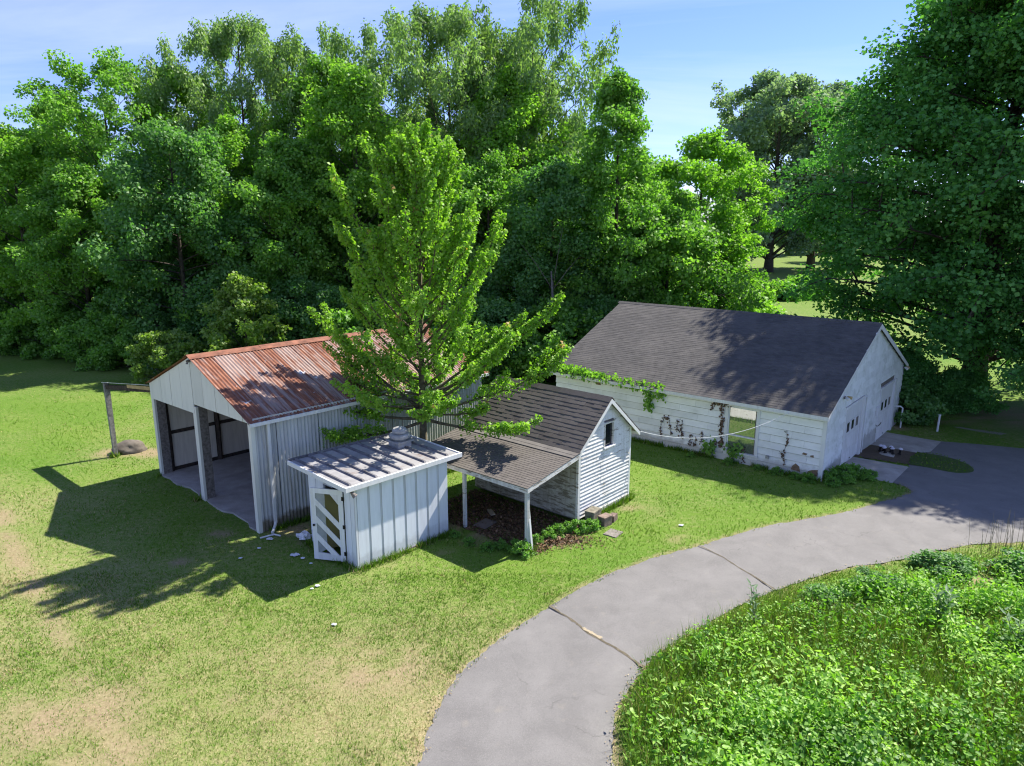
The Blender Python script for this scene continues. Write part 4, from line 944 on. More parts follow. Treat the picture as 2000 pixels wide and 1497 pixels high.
# shrubs
S_A = make_tree(201, 3.0, 2.2, DOME, 26, L_MID, 90, .17, cb=.03, asc=.25, cr=.5, trunk_r=.06, nsub=3)
S_B = make_tree(202, 5.8, 2.2, POINT, 34, L_YEL, 55, .19, cb=.03, asc=.7, cr=.45, trunk_r=.07, nsub=3, lobes=.35)
S_C = make_tree(203, 5.2, 2.5, DOME, 34, L_VINE, 95, .19, cb=.02, asc=.3, cr=.6, trunk_r=.08, nsub=3)
S_D = make_tree(204, 2.7, 1.9, [(0, .5), (.3, .8), (.6, 1), (.85, .8), (1, .3)], 24, L_YEL, 50, .16, cb=.08, asc=.5, cr=.34, trunk_r=.05, nsub=3, flat=.4)
put_tree('sapling', S_B, -15.7, 41.0, 'yellow-green sapling standing up behind the rusty roof', .4, cat='sapling', parts=('stem', 'foliage'))
put_tree('shrub', S_D, -20.0, 39.8, 'low spreading pale shrub just behind the open shed gable', 1.0, cat='shrub', parts=('stem', 'foliage'))
put_tree('shrub', S_C, -13.6, 44.5, 'dark vine-like shrub beside the yellow-green sapling', 2.0, cat='shrub', parts=('stem', 'foliage'))
put_tree('shrub', S_C, -19.4, 45, 'dark shrub behind the yellow-green sapling at the vine tree foot', .8, .8, cat='shrub', parts=('stem', 'foliage'))
ug = 'green understory shrub along the shaded foot of the grove'
for i, (x, y, m, s) in enumerate([(-26.0, 45.0, S_A, 1.1), (-24.2, 43.8, S_A, .95), (-28.6, 46.5, S_A, .9), (-31.2, 48.5, S_A, 1.05), (-34.2, 49.0, S_A, .85), (-36.8, 50.5, S_A, 1.1), (-40, 52, S_A, 1.2), (-11.2, 43.8, S_C, .9), (-8.6, 43.0, S_A, 1.3), (-6.0, 42.6, S_C, .95), (-3.0, 42.0, S_A, 1.5), (-.4, 41.5, S_C, .85), (2.6, 41.2, S_A, 1.4), (5.2, 42.0, S_C, .9), (-22.5, 44.5, S_C, .6), (13.8, 47.5, S_A, 1.6), (16, 52, S_A, 1.3), (-17.5, 46.5, S_A, 1.6)]):
    put_tree('shrub', m, x, y, ug, i * 1.1, s, group='understory shrubs of the grove', cat='shrub', parts=('stem', 'foliage'))

# ---- big maple on the right
T_MAP = make_tree(301, 24, 9.3, [(0, .92), (.12, 1.02), (.3, 1), (.5, .94), (.7, .84), (.86, .68), (1, .3)], 165, L_DARK, 92, .24, cb=.15, asc=.25, cr=1.12, nsub=6, trunk_r=.62, flat=.62, up=.6, lobes=.17, inner=.22, subk=.24)
put_tree('big_maple_tree', T_MAP, 25.2, 38.0, 'huge dark green maple shading the garage doors and forecourt', .5, .97, .885, parts=('trunk', 'crown'))
put_tree('big_maple_tree', T_MAP, 27.0, 30.2, 'second dark maple growing beside the drive beyond the forecourt', 2.4, .60, .66)
S_H = make_tree(205, 2.2, 1.8, DOME, 26, L_DARK, 110, .12, cb=.02, asc=.2, cr=.42, trunk_r=.05, nsub=3)
S_R = make_tree(206, 1.7, 1.1, DOME, 20, L_VINE, 70, .17, cb=.03, asc=.3, cr=.32, trunk_r=.04, nsub=3)
put_tree('hedge_shrub', S_H, 20.4, 35.4, 'dark rounded shrub behind the garage corner near the rhododendron', 0, 1.0, cat='shrub', parts=('stem', 'foliage'))
put_tree('hedge_shrub', S_H, 22.6, 34.9, 'dark rounded shrub in front of the big maple trunk', 1.3, .86, cat='shrub', parts=('stem', 'foliage'))
put_tree('hedge_shrub', S_H, 20.9, 37.9, 'dark tall shrub between the garage and the big maple', 2.2, 1.1, cat='shrub', parts=('stem', 'foliage'))
put_tree('rhododendron', S_R, 18.75, 32.55, 'glossy-leaved bush growing against the garage corner', .5, 1.0, cat='bush', parts=('stem', 'foliage'))

# ---- far field: oak, distant trees
T_OAK = make_tree(302, 33, 12.0, [(0, .45), (.25, .62), (.5, .88), (.72, 1), (.9, .7), (1, .2)], 70, L_OAK_HAZE, 95, .55, cb=.11, asc=.6, cr=1.7, nsub=4, trunk_r=.75, lobes=.25)
put_tree('oak_tree', T_OAK, 47.5, 133, 'tall grey-green oak standing alone beyond the road', .9, cat='tree')
put_tree('oak_tree', T_OAK, 58.5, 141, 'second tall oak close behind the lone oak beyond the road', 3.0, .98, cat='tree')
dg = 'hazy tree in the row at the far end of the field'
for i, (x, y, s) in enumerate([(20, 205, .55), (34, 200, .62), (48, 208, .6), (62, 204, .56), (77, 201, .66), (90, 207, .6), (106, 203, .62), (124, 205, .64), (0, 205, .6), (-22, 203, .66), (-45, 206, .6), (-70, 204, .62), (-95, 206, .65), (-122, 203, .62), (145, 200, .7), (168, 200, .66), (12, 150, .45), (74, 165, .5), (100, 150, .55)]):
    put_tree('distant_tree', T_OAK, x, y, dg, i * .9, s, s * .85, group='trees at the far end of the field')

# ---- young maple between the sheds: ascending plumes
def young_maple():
    rg = np.random.default_rng(401); br = []; Ps = []; Ns = []; Ds = []; Ls = []; Ts = []
    Hh = 11.2; trunk = bez((0, 0, -.1), (-.05, .05, 5), (.1, 0, Hh * .96), 10); br.append((trunk, [.15 * (1 - .92 * i / 9) + .012 for i in range(10)])); tp = np.array(trunk)
    def plume(A, n_per_m, w0):
        A = np.array(A); seg = np.linalg.norm(np.diff(A, axis=0), axis=1).sum(); n = int(n_per_m * seg)
        f = rg.random(n) ** .8; idx = f * (len(A) - 1); C = np.c_[[np.interp(idx, range(len(A)), A[:, a]) for a in range(3)]].T
        w = w0 * (1.05 - .72 * f); d = rdir(rg, n); P = C + d * (w * rg.random(n) ** .5)[:, None]
        N = unit(d * .55 + np.array([0, 0, .55]) + rg.normal(size=(n, 3)) * .6); D = unit(np.cross(N, rdir(rg, n)) + d * .5 + np.array([0, 0, -.35])); N = unit(N - D * (N * D).sum(1, keepdims=True))
        b = rg.random() * .4; t = np.clip(b + rg.random(n) * .5, 0, .93)
        if rg.random() < .05: t = np.where(f > .93, np.where(rg.random(n) < .6, 1.0, t), t)
        Ps.append(P); Ns.append(N); Ds.append(D); Ls.append(rg.uniform(.065, .125, n)); Ts.append(t)
    nl = 92
    for i in range(nl):
        t = .26 + .70 * (i / nl) ** 1.3; az = i * 2.39996 + rg.normal() * .3; z0 = Hh * t
        rr = np.interp(t, [.23, .30, .36, .5, .7, .88, .96], [2.6, 3.0, 2.5, 2.35, 1.65, .85, .4]) * rg.uniform(.6, 1.12)
        risek = np.interp(t, [.23, .3, .36, .5, .7, 1], [.10, .40, 1.0, 1.5, 1.75, 2.0]) * rg.uniform(.8, 1.2)
        st = np.array([np.interp(t * 9 / .96, range(10), tp[:, a]) for a in range(3)]); st[2] = z0
        end = st + np.array([math.cos(az) * rr, math.sin(az) * rr, rr * risek]); md = st * .5 + end * .5 + np.array([math.cos(az) * .24 * rr, math.sin(az) * .24 * rr, -.16 * rr])
        if end[2] > 11.5: end[2] = 11.6 - rg.random() * 1.1
        L = bez(st, md, end, 6); r0 = .05 * (1 - .6 * t); br.append((L, [r0 * (1 - .85 * k / 5) + .004 for k in range(6)])); Lp = np.array(L)
        plume(Lp[2:], 100, .24)
        for s in range(6):
            f = rg.uniform(.12, .92); b = np.array([np.interp(f * 5, range(6), Lp[:, a]) for a in range(3)]); a2 = az + rg.choice([-1, 1]) * rg.uniform(.4, 1.0); ln = rg.uniform(.55, 1.25) * (1.1 - .45 * t)
            e = b + np.array([math.cos(a2) * .62, math.sin(a2) * .62, np.interp(t, [.23, .3, .5, 1], [.1, .45, .8, 1.0])]) * ln; m = (b + e) / 2 + np.array([math.cos(a2), math.sin(a2), -.4]) * .06
            br.append(([tuple(b), tuple(m), tuple(e)], [r0 * .45 + .003, r0 * .3 + .003, .004])); plume(np.array([b, m, e]), 120, .19)
    # two long limbs on the garage side
    for az, rr, z0, z1 in ((-.10, 4.3, 2.9, 4.5), (.06, 4.4, 3.2, 6.4), (-.55, 3.9, 2.7, 3.0), (.35, 3.6, 3.4, 6.0), (-.25, 3.2, 3.0, 5.6), (3.3, 3.2, 2.7, 3.4), (2.9, 3.3, 3.0, 5.6), (3.6, 3.0, 2.6, 2.5)):
        st = np.array([0, 0, z0]); end = np.array([math.cos(az) * rr, math.sin(az) * rr, z1]); md = st * .45 + end * .55 + np.array([0, 0, -.35]); L = bez(st, md, end, 7)
        br.append((L, [.055 * (1 - .85 * k / 6) + .004 for k in range(7)])); Lp = np.array(L); plume(Lp[3:], 150, .32)
        for s in range(9):
            f = rg.uniform(.35, .97); b = np.array([np.interp(f * 6, range(7), Lp[:, a]) for a in range(3)]); a2 = az + rg.uniform(-.9, .9); ln = rg.uniform(.5, 1.3)
            e = b + np.array([math.cos(a2) * .6, math.sin(a2) * .6, .75 if z1 > 4 else .25]) * ln; br.append(([tuple(b), tuple((b + e) / 2), tuple(e)], [.02, .012, .004])); plume(np.array([b, (b + e) / 2, e]), 160, .24)
    P = np.concatenate(Ps); L = np.concatenate(Ls); V, F = leaf_quads(P, np.concatenate(Ns), np.concatenate(Ds), L, L * .45)
    return tube_np(br).mesh('trunk', plain('young_bark', (.13, .11, .07), .9, .3, 9), True), fast_mesh('crown', V, F, L_YOUNG, np.repeat(np.concatenate(Ts), 4))
put_tree('young_maple_tree', young_maple(), -2.9, 22.3, 'bright green young maple growing between the white pump house and sheds', 0)

# ================================================================== VINES AND WEEDS ON THE GARAGE WALL
def on_wall(name, mat, pts, per, size, label, cat, seed, stems=None, spread=.10, off=.06, stem_mat=None, hang=.0, tip=None):
    """vine on the garage front wall; pts are polylines of (y, z) on the wall"""
    rg = np.random.default_rng(seed); o = empty(name, (*GA.w(-.045, pts[0][0][0]), 0), GA.a); tag(o, label, cat); y00 = pts[0][0][0]
    mb = MB(); P = []
    for pl in pts:
        A = np.array([(0, q[0] - y00, q[1]) for q in pl]); mb.tube([tuple(a + rg.normal(size=3) * .006) for a in A], .008, 4)
        n = max(3, int(per * np.linalg.norm(np.diff(A, axis=0), axis=1).sum())); f = rg.random(n) * (len(A) - 1)
        c = np.stack([np.interp(f, range(len(A)), A[:, k]) for k in range(3)], 1); c[:, 1:] += rg.normal(size=(n, 2)) * spread; c[:, 0] -= np.abs(rg.normal(size=n)) * off; c[:, 2] -= np.abs(rg.normal(size=n)) * hang
        P.append(c)
    P = np.concatenate(P); n = len(P); N = unit(np.array([-1, 0, .45]) + rg.normal(size=(n, 3)) * .45); D = unit(np.cross(N, rdir(rg, n)) + np.array([0, 0, -.7])); N = unit(N - D * (N * D).sum(1, keepdims=True))
    L = size * rg.uniform(.6, 1.3, n); V, F = leaf_quads(P, N, D, L, L * .45)
    mb.obj('stem', stem_mat or M_BARK, o); link(bpy.data.objects.new('leaves', fast_mesh('leaves', V, F, mat, np.repeat(rg.random(n) * .9, 4))), o)
    return o
L_DEAD = leaf_mat('leaf_dead', (.06, .035, .022), (.115, .068, .043), (.19, .12, .08), trans=.1, gloss=.02)
on_wall('eave_vine', L_BRIGHT, [[(11.6, 2.62), (10.5, 2.55), (9.4, 2.5), (8.3, 2.48), (7.2, 2.47), (6.2, 2.47)], [(11.5, 2.75), (10.2, 2.66), (9.0, 2.56)], [(7.0, 2.42), (6.85, 2.15), (6.9, 1.85), (6.8, 1.6)], [(6.35, 2.4), (6.3, 2.15)]], 260, .115, 'green creeper hanging along the garage eave', 'creeper', 1, spread=.085, off=.17, hang=.05)
on_wall('dead_vine', L_DEAD, [[(3.72, 2.36), (3.80, 2.0), (3.72, 1.6), (3.78, 1.2), (3.70, .8), (3.74, .5)], [(3.75, 2.3), (4.1, 2.2), (4.2, 1.95)], [(3.7, 2.3), (3.5, 2.2)]], 75, .085, 'withered brown vine climbing beside the garage window', 'vine', 2, spread=.045, off=.03)
on_wall('dead_vine', L_DEAD, [[(1.32, 1.62), (1.26, 1.2), (1.34, .8), (1.28, .3)], [(1.3, .5), (1.5, .8)]], 30, .075, 'thin withered vine on the wall between the window and garage corner', 'vine', 3, spread=.025, off=.02)
on_wall('dead_vine', L_DEAD, [[(6.35, .75), (6.2, 1.25), (6.0, 1.28), (5.9, .85)], [(6.35, .75), (6.3, .4)], [(5.9, .85), (5.85, .6)]], 36, .075, 'withered vine forming an arch low on the garage wall', 'vine', 4, spread=.03, off=.02)
on_wall('dead_vine', L_DEAD, [[(5.62, 1.22), (5.6, .8)], [(5.4, 1.25), (5.42, .9), (5.38, .5)]], 48, .075, 'two short withered strands next to the arched vine', 'vine', 5, spread=.035, off=.02)
on_wall('dead_vine', L_DEAD, [[(4.98, .75), (5.0, .3)], [(4.78, .7), (4.8, .3)], [(4.55, .98), (4.52, .5)]], 48, .075, 'short withered strands beside the green wall plant', 'vine', 6, spread=.035, off=.02)
on_wall('dead_vine', L_DEAD, [[(3.98, .75), (4.05, .3)], [(3.98, .7), (3.75, .55)], [(2.85, .6), (2.82, .1)]], 48, .075, 'withered strands below the garage window', 'vine', 7, spread=.04, off=.02)
on_wall('wall_plant', L_MID, [[(4.25, -.02), (4.2, .4), (4.0, .75)], [(4.25, .2), (4.4, .6)], [(4.2, .3), (3.9, .5)]], 75, .13, 'small green plant sprouting low on the garage wall', 'plant', 8, spread=.10, off=.08)
on_wall('wall_plant', L_MID, [[(3.3, .0), (3.2, .4), (3.05, .66)], [(3.2, .3), (3.4, .6)], [(3.2, .4), (2.9, .55)]], 80, .13, 'small green plant growing up over the window sill', 'plant', 9, spread=.10, off=.08)
# sagging cable from the small shed to the garage
a0 = Vector((*SM.w(3.0, .2), 2.35)); a1 = Vector((*GA.w(-.33, 1.2), 2.36)); pts = [tuple(a0.lerp(a1, t) - Vector((0, 0, .62 * 4 * t * (1 - t)))) for t in np.linspace(0, 1, 26)]
tag(MB().tube(pts, .009, 5).obj('overhead_cable', M_TRIM, None), 'white cable sagging between the clapboard shed and the garage eave', 'cable')

# ================================================================== GRASS
FOOT = [SH.poly(.0, SL, .0, SW), PU.poly(0, PL, 0, PD), SM.poly(0, GW, 0, GL), GA.poly(0, GX, 0, GY)]
PAVED = [DRIVE, SLAB1, SLAB2, BRICK]
WEED_EDGE = [(x + .02, y - .06) for x, y in smooth_curve([(1.85, 4), (1.9, 8), (1.95, 10.26), (2.1, 11.4), (2.5, 12.4), (3.05, 13.25), (3.75, 13.98), (4.8, 14.7), (6.0, 15.3), (7.2, 15.75), (8.6, 16.35), (10.2, 16.8), (12.0, 17.4), (13.5, 17.8), (15, 17.95), (18, 17.9), (24, 17.4)], 3)]
WEEDS = WEED_EDGE + [(24, 3), (6, 3)]
rg_edge = np.random.default_rng(61)
def keep_grass(x, y):
    k = np.ones(x.shape, bool); isl_in = inside(x, y, ISL)
    for pl in PAVED:
        q = inside(x, y, pl) & ~isl_in
        if pl is DRIVE:
            j = np.nonzero(q)[0]; j = j[rg_edge.random(len(j)) < .35]; near_e = np.minimum(seg_dist(x[j], y[j], OUT), seg_dist(x[j], y[j], INN)) < .16 * fbm(x[j], y[j], .5, 77, 3); q[j[near_e]] = False
        k &= ~q
    for pl in FOOT: k &= ~inside(x, y, pl)
    return k
def blades(n, rg, xr, yr, h, w, far_fade=None, dens=None):
    x = rg.uniform(*xr, n); y = rg.uniform(*yr, n); d = np.hypot(x, y); k = keep_grass(x, y)
    if far_fade: k &= rg.random(n) < np.clip((far_fade / d) ** 2, 0, 1)
    k &= np.abs(x) < y * .80 + 1.5; x, y = x[k], y[k]
    dr = dry_at(x, y); di = dirt_at(x, y); k = rg.random(len(x)) > di * .78; x, y, dr = x[k], y[k], dr[k]
    return x, y, dr
rg = np.random.default_rng(900)
parts = [blades(640000, rg, (-34, 22), (9.5, 40), 0, 0, 15.5), blades(170000, rg, (-15, 13), (9.5, 17), 0, 0, 13.0)]
wx, wy = [], []
for fr_, q0, q1 in ((SH, (.3, -.12), (9.2, -.12)), (SH, (-.15, 3.5), (-.15, 4.0)), (SH, (-.1, 7.2), (9, 7.6)), (PU, (-.08, -.1), (3.2, -.1)), (PU, (-.1, .0), (-.1, 2.4)), (GA, (-.1, 0), (-.1, 11.5)), (GA, (0, -.1), (2.0, -.1)), (SM, (0.9, -.1), (2.9, -.1)), (SM, (2.95, 0), (2.95, 4.3)), (SM, (-2.45, -.2), (-2.3, 0)), (SH, (-.5, 10.6), (-.3, 10.8))):
    m_ = int(260 * math.hypot(q1[0] - q0[0], q1[1] - q0[1])) + 120; f_ = rg.random(m_); lx = q0[0] + (q1[0] - q0[0]) * f_ + rg.normal(size=m_) * .08; ly = q0[1] + (q1[1] - q0[1]) * f_ + rg.normal(size=m_) * .08
    wx.append(fr_.x + lx * math.cos(fr_.a) - ly * math.sin(fr_.a)); wy.append(fr_.y + lx * math.sin(fr_.a) + ly * math.cos(fr_.a))
wx = np.concatenate(wx); wy = np.concatenate(wy); k = keep_grass(wx, wy) & (fbm(wx, wy, .6, 88, 3) > .42); wx, wy = wx[k], wy[k]; n_wall = len(wx)
x = np.concatenate([p[0] for p in parts]); y = np.concatenate([p[1] for p in parts]); dr = np.concatenate([p[2] for p in parts])
k = ~inside(x, y, WEEDS) | (rg.random(len(x)) < .45); x, y, dr = np.r_[x[k], wx], np.r_[y[k], wy], np.r_[dr[k], np.full(n_wall, .12)]
n = len(x); d = np.hypot(x, y); sc = np.clip(d / 13, .9, 2.4)
clump = fbm(x, y, .35, 91, 3); tuft = np.clip((fbm(x, y, 1.3, 95, 3) - .5) * 4, 0, 1)
z = gz(x, y) + np.where(inside(x, y, ISL), .07, 0) + (fbm(x, y, 1.1, 3, 3) - .5) * .03
az = rg.uniform(0, 6.283, n); h = (.022 + .05 * clump + .03 * tuft) * rg.uniform(.6, 1.3, n) * (1 - .35 * dr); h[-n_wall:] = rg.uniform(.08, .26, n_wall); ln = rg.uniform(.3, 1.1, n) * h; w = .0075 * sc * rg.uniform(.7, 1.3, n)
cx, sx = np.cos(az), np.sin(az); B = np.c_[x, y, z - .005]
V = np.stack([B + np.c_[-sx * w, cx * w, 0 * w], B + np.c_[sx * w, -cx * w, 0 * w], B + np.c_[cx * ln, sx * ln, h]], 1).reshape(-1, 3)
dryp = np.clip(dr * 1.15 - .15 + (fbm(x, y, .30, 191, 3) - .5) * 1.1, 0, .95); isdry = rg.random(n) < dryp
tint = np.where(isdry, .74 + .26 * rg.random(n), .02 + .5 * rg.random(n) + .18 * fbm(x, y, 2.2, 97, 3))
a = Mat('grass_blade'); t = a.attr('tint')
c = a.ramp(t, [(0, (.055, .135, .012)), (.35, (.11, .225, .026)), (.66, (.165, .27, .042)), (.74, (.26, .23, .10)), (1.0, (.46, .38, .23))])
dd = a.n('ShaderNodeBsdfDiffuse'); a.put(c, dd.inputs[0]); tr = a.n('ShaderNodeBsdfTranslucent'); a.put(a.mix(1.0, c, (1.2, 1.15, .6), 'MULTIPLY'), tr.inputs[0])
mx = a.n('ShaderNodeMixShader'); mx.inputs[0].default_value = .35; a.l(dd.outputs[0], mx.inputs[1]); a.l(tr.outputs[0], mx.inputs[2]); a.l(mx.outputs[0], a.out.inputs[0]); M_GRASS = a.m
gr_o = link(bpy.data.objects.new('grass', fast_mesh('grass', V, np.arange(n * 3).reshape(-1, 3), M_GRASS, np.repeat(tint, 3)))); gr_o['kind'] = 'stuff'
tag(gr_o, 'short patchy mown lawn grass, green by the sheds and dry in front', 'grass')
print('grass blades', n)

# ================================================================== WEED PATCH
def heart(P, N, D, L, W, fold=.25):
    S = unit(np.cross(N, D)); L = L[:, None]; W = W[:, None]; up = N * W * fold
    V = np.stack([P, P + D * L * .22 + S * W + up, P + D * L * .62 + S * W * .72 + up, P + D * L, P + D * L * .62 - S * W * .72 + up, P + D * L * .22 - S * W + up], 1)
    b = np.arange(len(P))[:, None] * 6; F = np.concatenate([b + np.array([[0, 1, 2, 3]]), b + np.array([[0, 3, 4, 5]])]); return V.reshape(-1, 3), F
rg = np.random.default_rng(910)
def weed_field(n, hmin, hmax, size, per, up=1.0, aspect=.45, mask=None, droop=.15, seed=0, low=.15):
    x = rg.uniform(1.8, 20, n); y = rg.uniform(5.5, 18.2, n); k = inside(x, y, WEEDS) & (np.abs(x) < y * .8 + 1.2)
    if mask is not None: k &= mask(x, y)
    x, y = x[k], y[k]; n = len(x); edge = np.clip(seg_dist(x, y, WEED_EDGE) / .45, .45, 1); hp = (hmin + (hmax - hmin) * np.clip((fbm(x, y, .75, 911 + seed, 3) - .28) * 2.0, .1, 1.1)) * edge * rg.uniform(.7, 1.2, n)
    q = np.repeat(np.arange(n), per); m = len(q); f = low + (1 - low) * rg.random(m) ** .7; r = rg.normal(size=(m, 2)) * .09 * (.6 + hp[q][:, None])
    P = np.c_[x[q] + r[:, 0], y[q] + r[:, 1], gz(x[q], y[q]) + hp[q] * f]
    out = np.c_[r * 4, np.zeros(m)]; N = unit(np.array([0, 0, up]) + out * .5 + rg.normal(size=(m, 3)) * .62); D = unit(np.cross(N, rdir(rg, m)) + out * .8 + np.array([0, 0, -droop])); N = unit(N - D * (N * D).sum(1, keepdims=True))
    L = size * rg.uniform(.6, 1.35, m); t = np.clip(.45 + 1.7 * (fbm(x, y, 1.3, 930 + seed, 3)[q] - .5) + .55 * (rg.random(m) - .5), 0, .92)
    return P, N, D, L, L * aspect, t
grassy = lambda x, y: fbm(x, y, 2.6, 940, 3) > .5
L_WEED = leaf_mat('leaf_weed', (0.073, 0.188, 0.018), (0.192, 0.392, 0.034), (0.365, 0.561, 0.110), trans=.42, gloss=.03)
bareA = lambda x, y: dirt_at(x, y) < .35
PA = weed_field(13500, .05, .85, .082, 8, mask=lambda x, y: bareA(x, y) & (~grassy(x, y) | (rg.random(x.shape) < .15) | (y < 11.3)))
PB = weed_field(11000, .05, .7, .050, 11, mask=lambda x, y: bareA(x, y) & (~grassy(x, y) | (rg.random(x.shape) < .4)), seed=3)
PD_ = weed_field(4200, .15, .85, .12, 9, mask=bareA, seed=7, aspect=.17, up=.5)
PC = [np.concatenate([u, v, w_]) for u, v, w_ in zip(PA, PB, PD_)]
V, F = heart(*PC[:5]); o = link(bpy.data.objects.new('weed_patch', fast_mesh('weed_patch', V, F, L_WEED, np.repeat(PC[5], 6)))); o['kind'] = 'stuff'
tag(o, 'dense bed of broad-leaved green weeds beside the driveway', 'weeds')
# tall grass and narrow leaves between the weeds
x = rg.uniform(1.8, 20, 190000); y = rg.uniform(5.5, 19.0, 190000); k = inside(x, y, DRIVE) == False; k &= (seg_dist(x, y, _i) > .05) & inside(x, y, [(p[0], p[1]) for p in _i] + [(34, 3), (1.5, 3)]) & (np.abs(x) < y * .8 + 1.2)
k &= (rg.random(len(x)) < np.where(grassy(x, y), 1.0, .35)) & (dirt_at(x, y) < .6); x, y = x[k], y[k]; n = len(x)
inw = inside(x, y, WEEDS); h = np.where(inw, np.where(grassy(x, y), .40, .30), .10) * rg.uniform(.5, 1.35, n); az = rg.uniform(0, 6.283, n); ln = h * rg.uniform(.15, .8, n); w = .0065 * rg.uniform(.6, 1.4, n); cx, sx = np.cos(az), np.sin(az)
B = np.c_[x, y, gz(x, y)]; V = np.stack([B + np.c_[-sx * w, cx * w, 0 * w], B + np.c_[sx * w, -cx * w, 0 * w], B + np.c_[cx * ln, sx * ln, h]], 1).reshape(-1, 3)
o = link(bpy.data.objects.new('tall_grass', fast_mesh('tall_grass', V, np.arange(n * 3).reshape(-1, 3), M_GRASS, np.repeat(np.where(rg.random(n) < .12, .76 + .2 * rg.random(n), .15 + .5 * rg.random(n)), 3)))); o['kind'] = 'stuff'
tag(o, 'long ungrazed grass growing up between the weeds and along the drive edge', 'grass')
# dry standing stalks by the drive edge
mb = MB(); rs = random.Random(14)
for i in range(85):
    px = 12.6 + 4.0 * rs.random() ** .8; py = 18.1 + (px - 12.6) * .08 + rs.uniform(-.35, .3); hh = rs.uniform(.5, 1.25); lx, ly = rs.uniform(-.12, .12), rs.uniform(-.1, .1)
    mb.tube([(px, py, 0), (px + lx * .4, py + ly * .4, hh * .6), (px + lx, py + ly, hh)], [.006, .005, .003], 3)
o = mb.obj('dry_stalks', plain('dry_stalk', (.26, .20, .13), .9)); o['kind'] = 'stuff'; tag(o, 'thin dry brown stalks standing at the drive edge', 'dry stalks')

# single plants in the weed patch
def lance_plant(name, x, y, h, n, size, mat, label, cat, seed, aspect=.16, up=.5, stems=3, spread=.12):
    rg = np.random.default_rng(seed); o = empty(name, (x, y, GZ(x, y))); tag(o, label, cat); mb = MB(); P = []; O = []
    for s in range(stems):
        a_ = rg.uniform(0, 6.28); tip = np.array([math.cos(a_) * spread * rg.uniform(.3, 1.4), math.sin(a_) * spread * rg.uniform(.3, 1.4), h * rg.uniform(.8, 1.05)])
        mb.tube([(0, 0, -.02), tuple(tip * np.array([.4, .4, .5])), tuple(tip)], [.012, .009, .004], 4)
        f = np.linspace(.18, 1, n); q = np.outer(f ** .9, tip); P.append(q); g_ = np.arange(n) * 2.4 + s; O.append(np.c_[np.cos(g_), np.sin(g_), np.zeros(n)])
    P = np.concatenate(P); O = np.concatenate(O); m = len(P); D = unit(O + np.array([0, 0, up]) + rg.normal(size=(m, 3)) * .15); N = unit(np.cross(D, np.cross(np.array([0, 0, 1.0]), D)) + rg.normal(size=(m, 3)) * .1); N = np.where(N[:, 2:] < 0, -N, N); N = unit(N - D * (N * D).sum(1, keepdims=True))
    L = size * rg.uniform(.7, 1.25, m); V, F = heart(P, N, D, L, L * aspect)
    mb.obj('stem', M_STEM, o); link(bpy.data.objects.new('leaves', fast_mesh('leaves', V, F, mat, np.repeat(rg.random(m) * .9, 6))), o); return o
M_STEM = plain('green_stem', (.10, .14, .04), .8)
L_SILV = leaf_mat('leaf_bluegreen', (0.077, 0.161, 0.070), (0.133, 0.231, 0.112), (0.210, 0.308, 0.168))
lance_plant('tall_weed', 5.45, 14.35, 1.1, 15, .17, L_SILV, 'tall leafy weed standing up above the bed at the drive edge', 'weed', 1)
lance_plant('tall_weed', 4.2, 13.6, .8, 12, .11, L_VINE, 'thin reddish-stemmed weed poking out near the drive crack', 'weed', 2, stems=2)
lance_plant('tall_weed', 9.7, 14.4, 1.0, 14, .24, L_SILV, 'blue-green milkweed clump amid the tall grass', 'weed', 3, stems=5, spread=.25)
lance_plant('tall_weed', 10.9, 13.7, .9, 13, .22, L_SILV, 'broad blue-green weed clump beside the milkweed', 'weed', 4, stems=4, spread=.25)
def iris(x, y, seed, label, h=.6, nb=22):
    rg = np.random.default_rng(seed); mb = MB(); V = []; F = []
    for i in range(nb):
        a_ = rg.uniform(0, 6.28); b = np.array([x + rg.normal() * .07, y + rg.normal() * .07, 0]); hh = h * rg.uniform(.7, 1.15); l = hh * rg.uniform(.1, .55); w = .016; c_, s_ = math.cos(a_), math.sin(a_); k = len(V)
        for f, ww in ((0, w), (.6, w), (1, .002)):
            c = b + np.array([c_ * l * f ** 2, s_ * l * f ** 2, hh * f]); V += [c + np.array([-s_ * ww, c_ * ww, 0]), c + np.array([s_ * ww, -c_ * ww, 0])]
        F += [(k, k + 1, k + 3, k + 2), (k + 2, k + 3, k + 5, k + 4)]
    tag(link(bpy.data.objects.new('iris_clump', fast_mesh('iris_clump', V, F, L_MID, np.full(len(V), .6)))), label, 'plant')
iris(3.95, 12.85, 5, 'clump of upright sword-shaped iris leaves near the drive crack')
iris(12.3, 15.2, 6, 'clump of sword-shaped leaves among tall grass in the weed bed', .55)
S_LOW = make_tree(207, .8, .62, DOME, 16, L_VINE, 60, .075, cb=.02, asc=.3, cr=.2, trunk_r=.02, nsub=3)
for (px, py, s, lb) in ((11.35, 17.05, 1.0, 'dark ivy mound beside the bare soil patch by the drive'), (13.2, 16.7, 1.25, 'widest dark ivy mound near the dry stalks'), (9.1, 16.05, .85, 'dark ivy mound between the drive and tall grass'), (7.45, 15.5, .75, 'small dark ivy mound close to the drive bend')):
    put_tree('ivy_mound', S_LOW, px, py, lb, px, s, s * .55, cat='ivy', parts=('stem', 'foliage'))
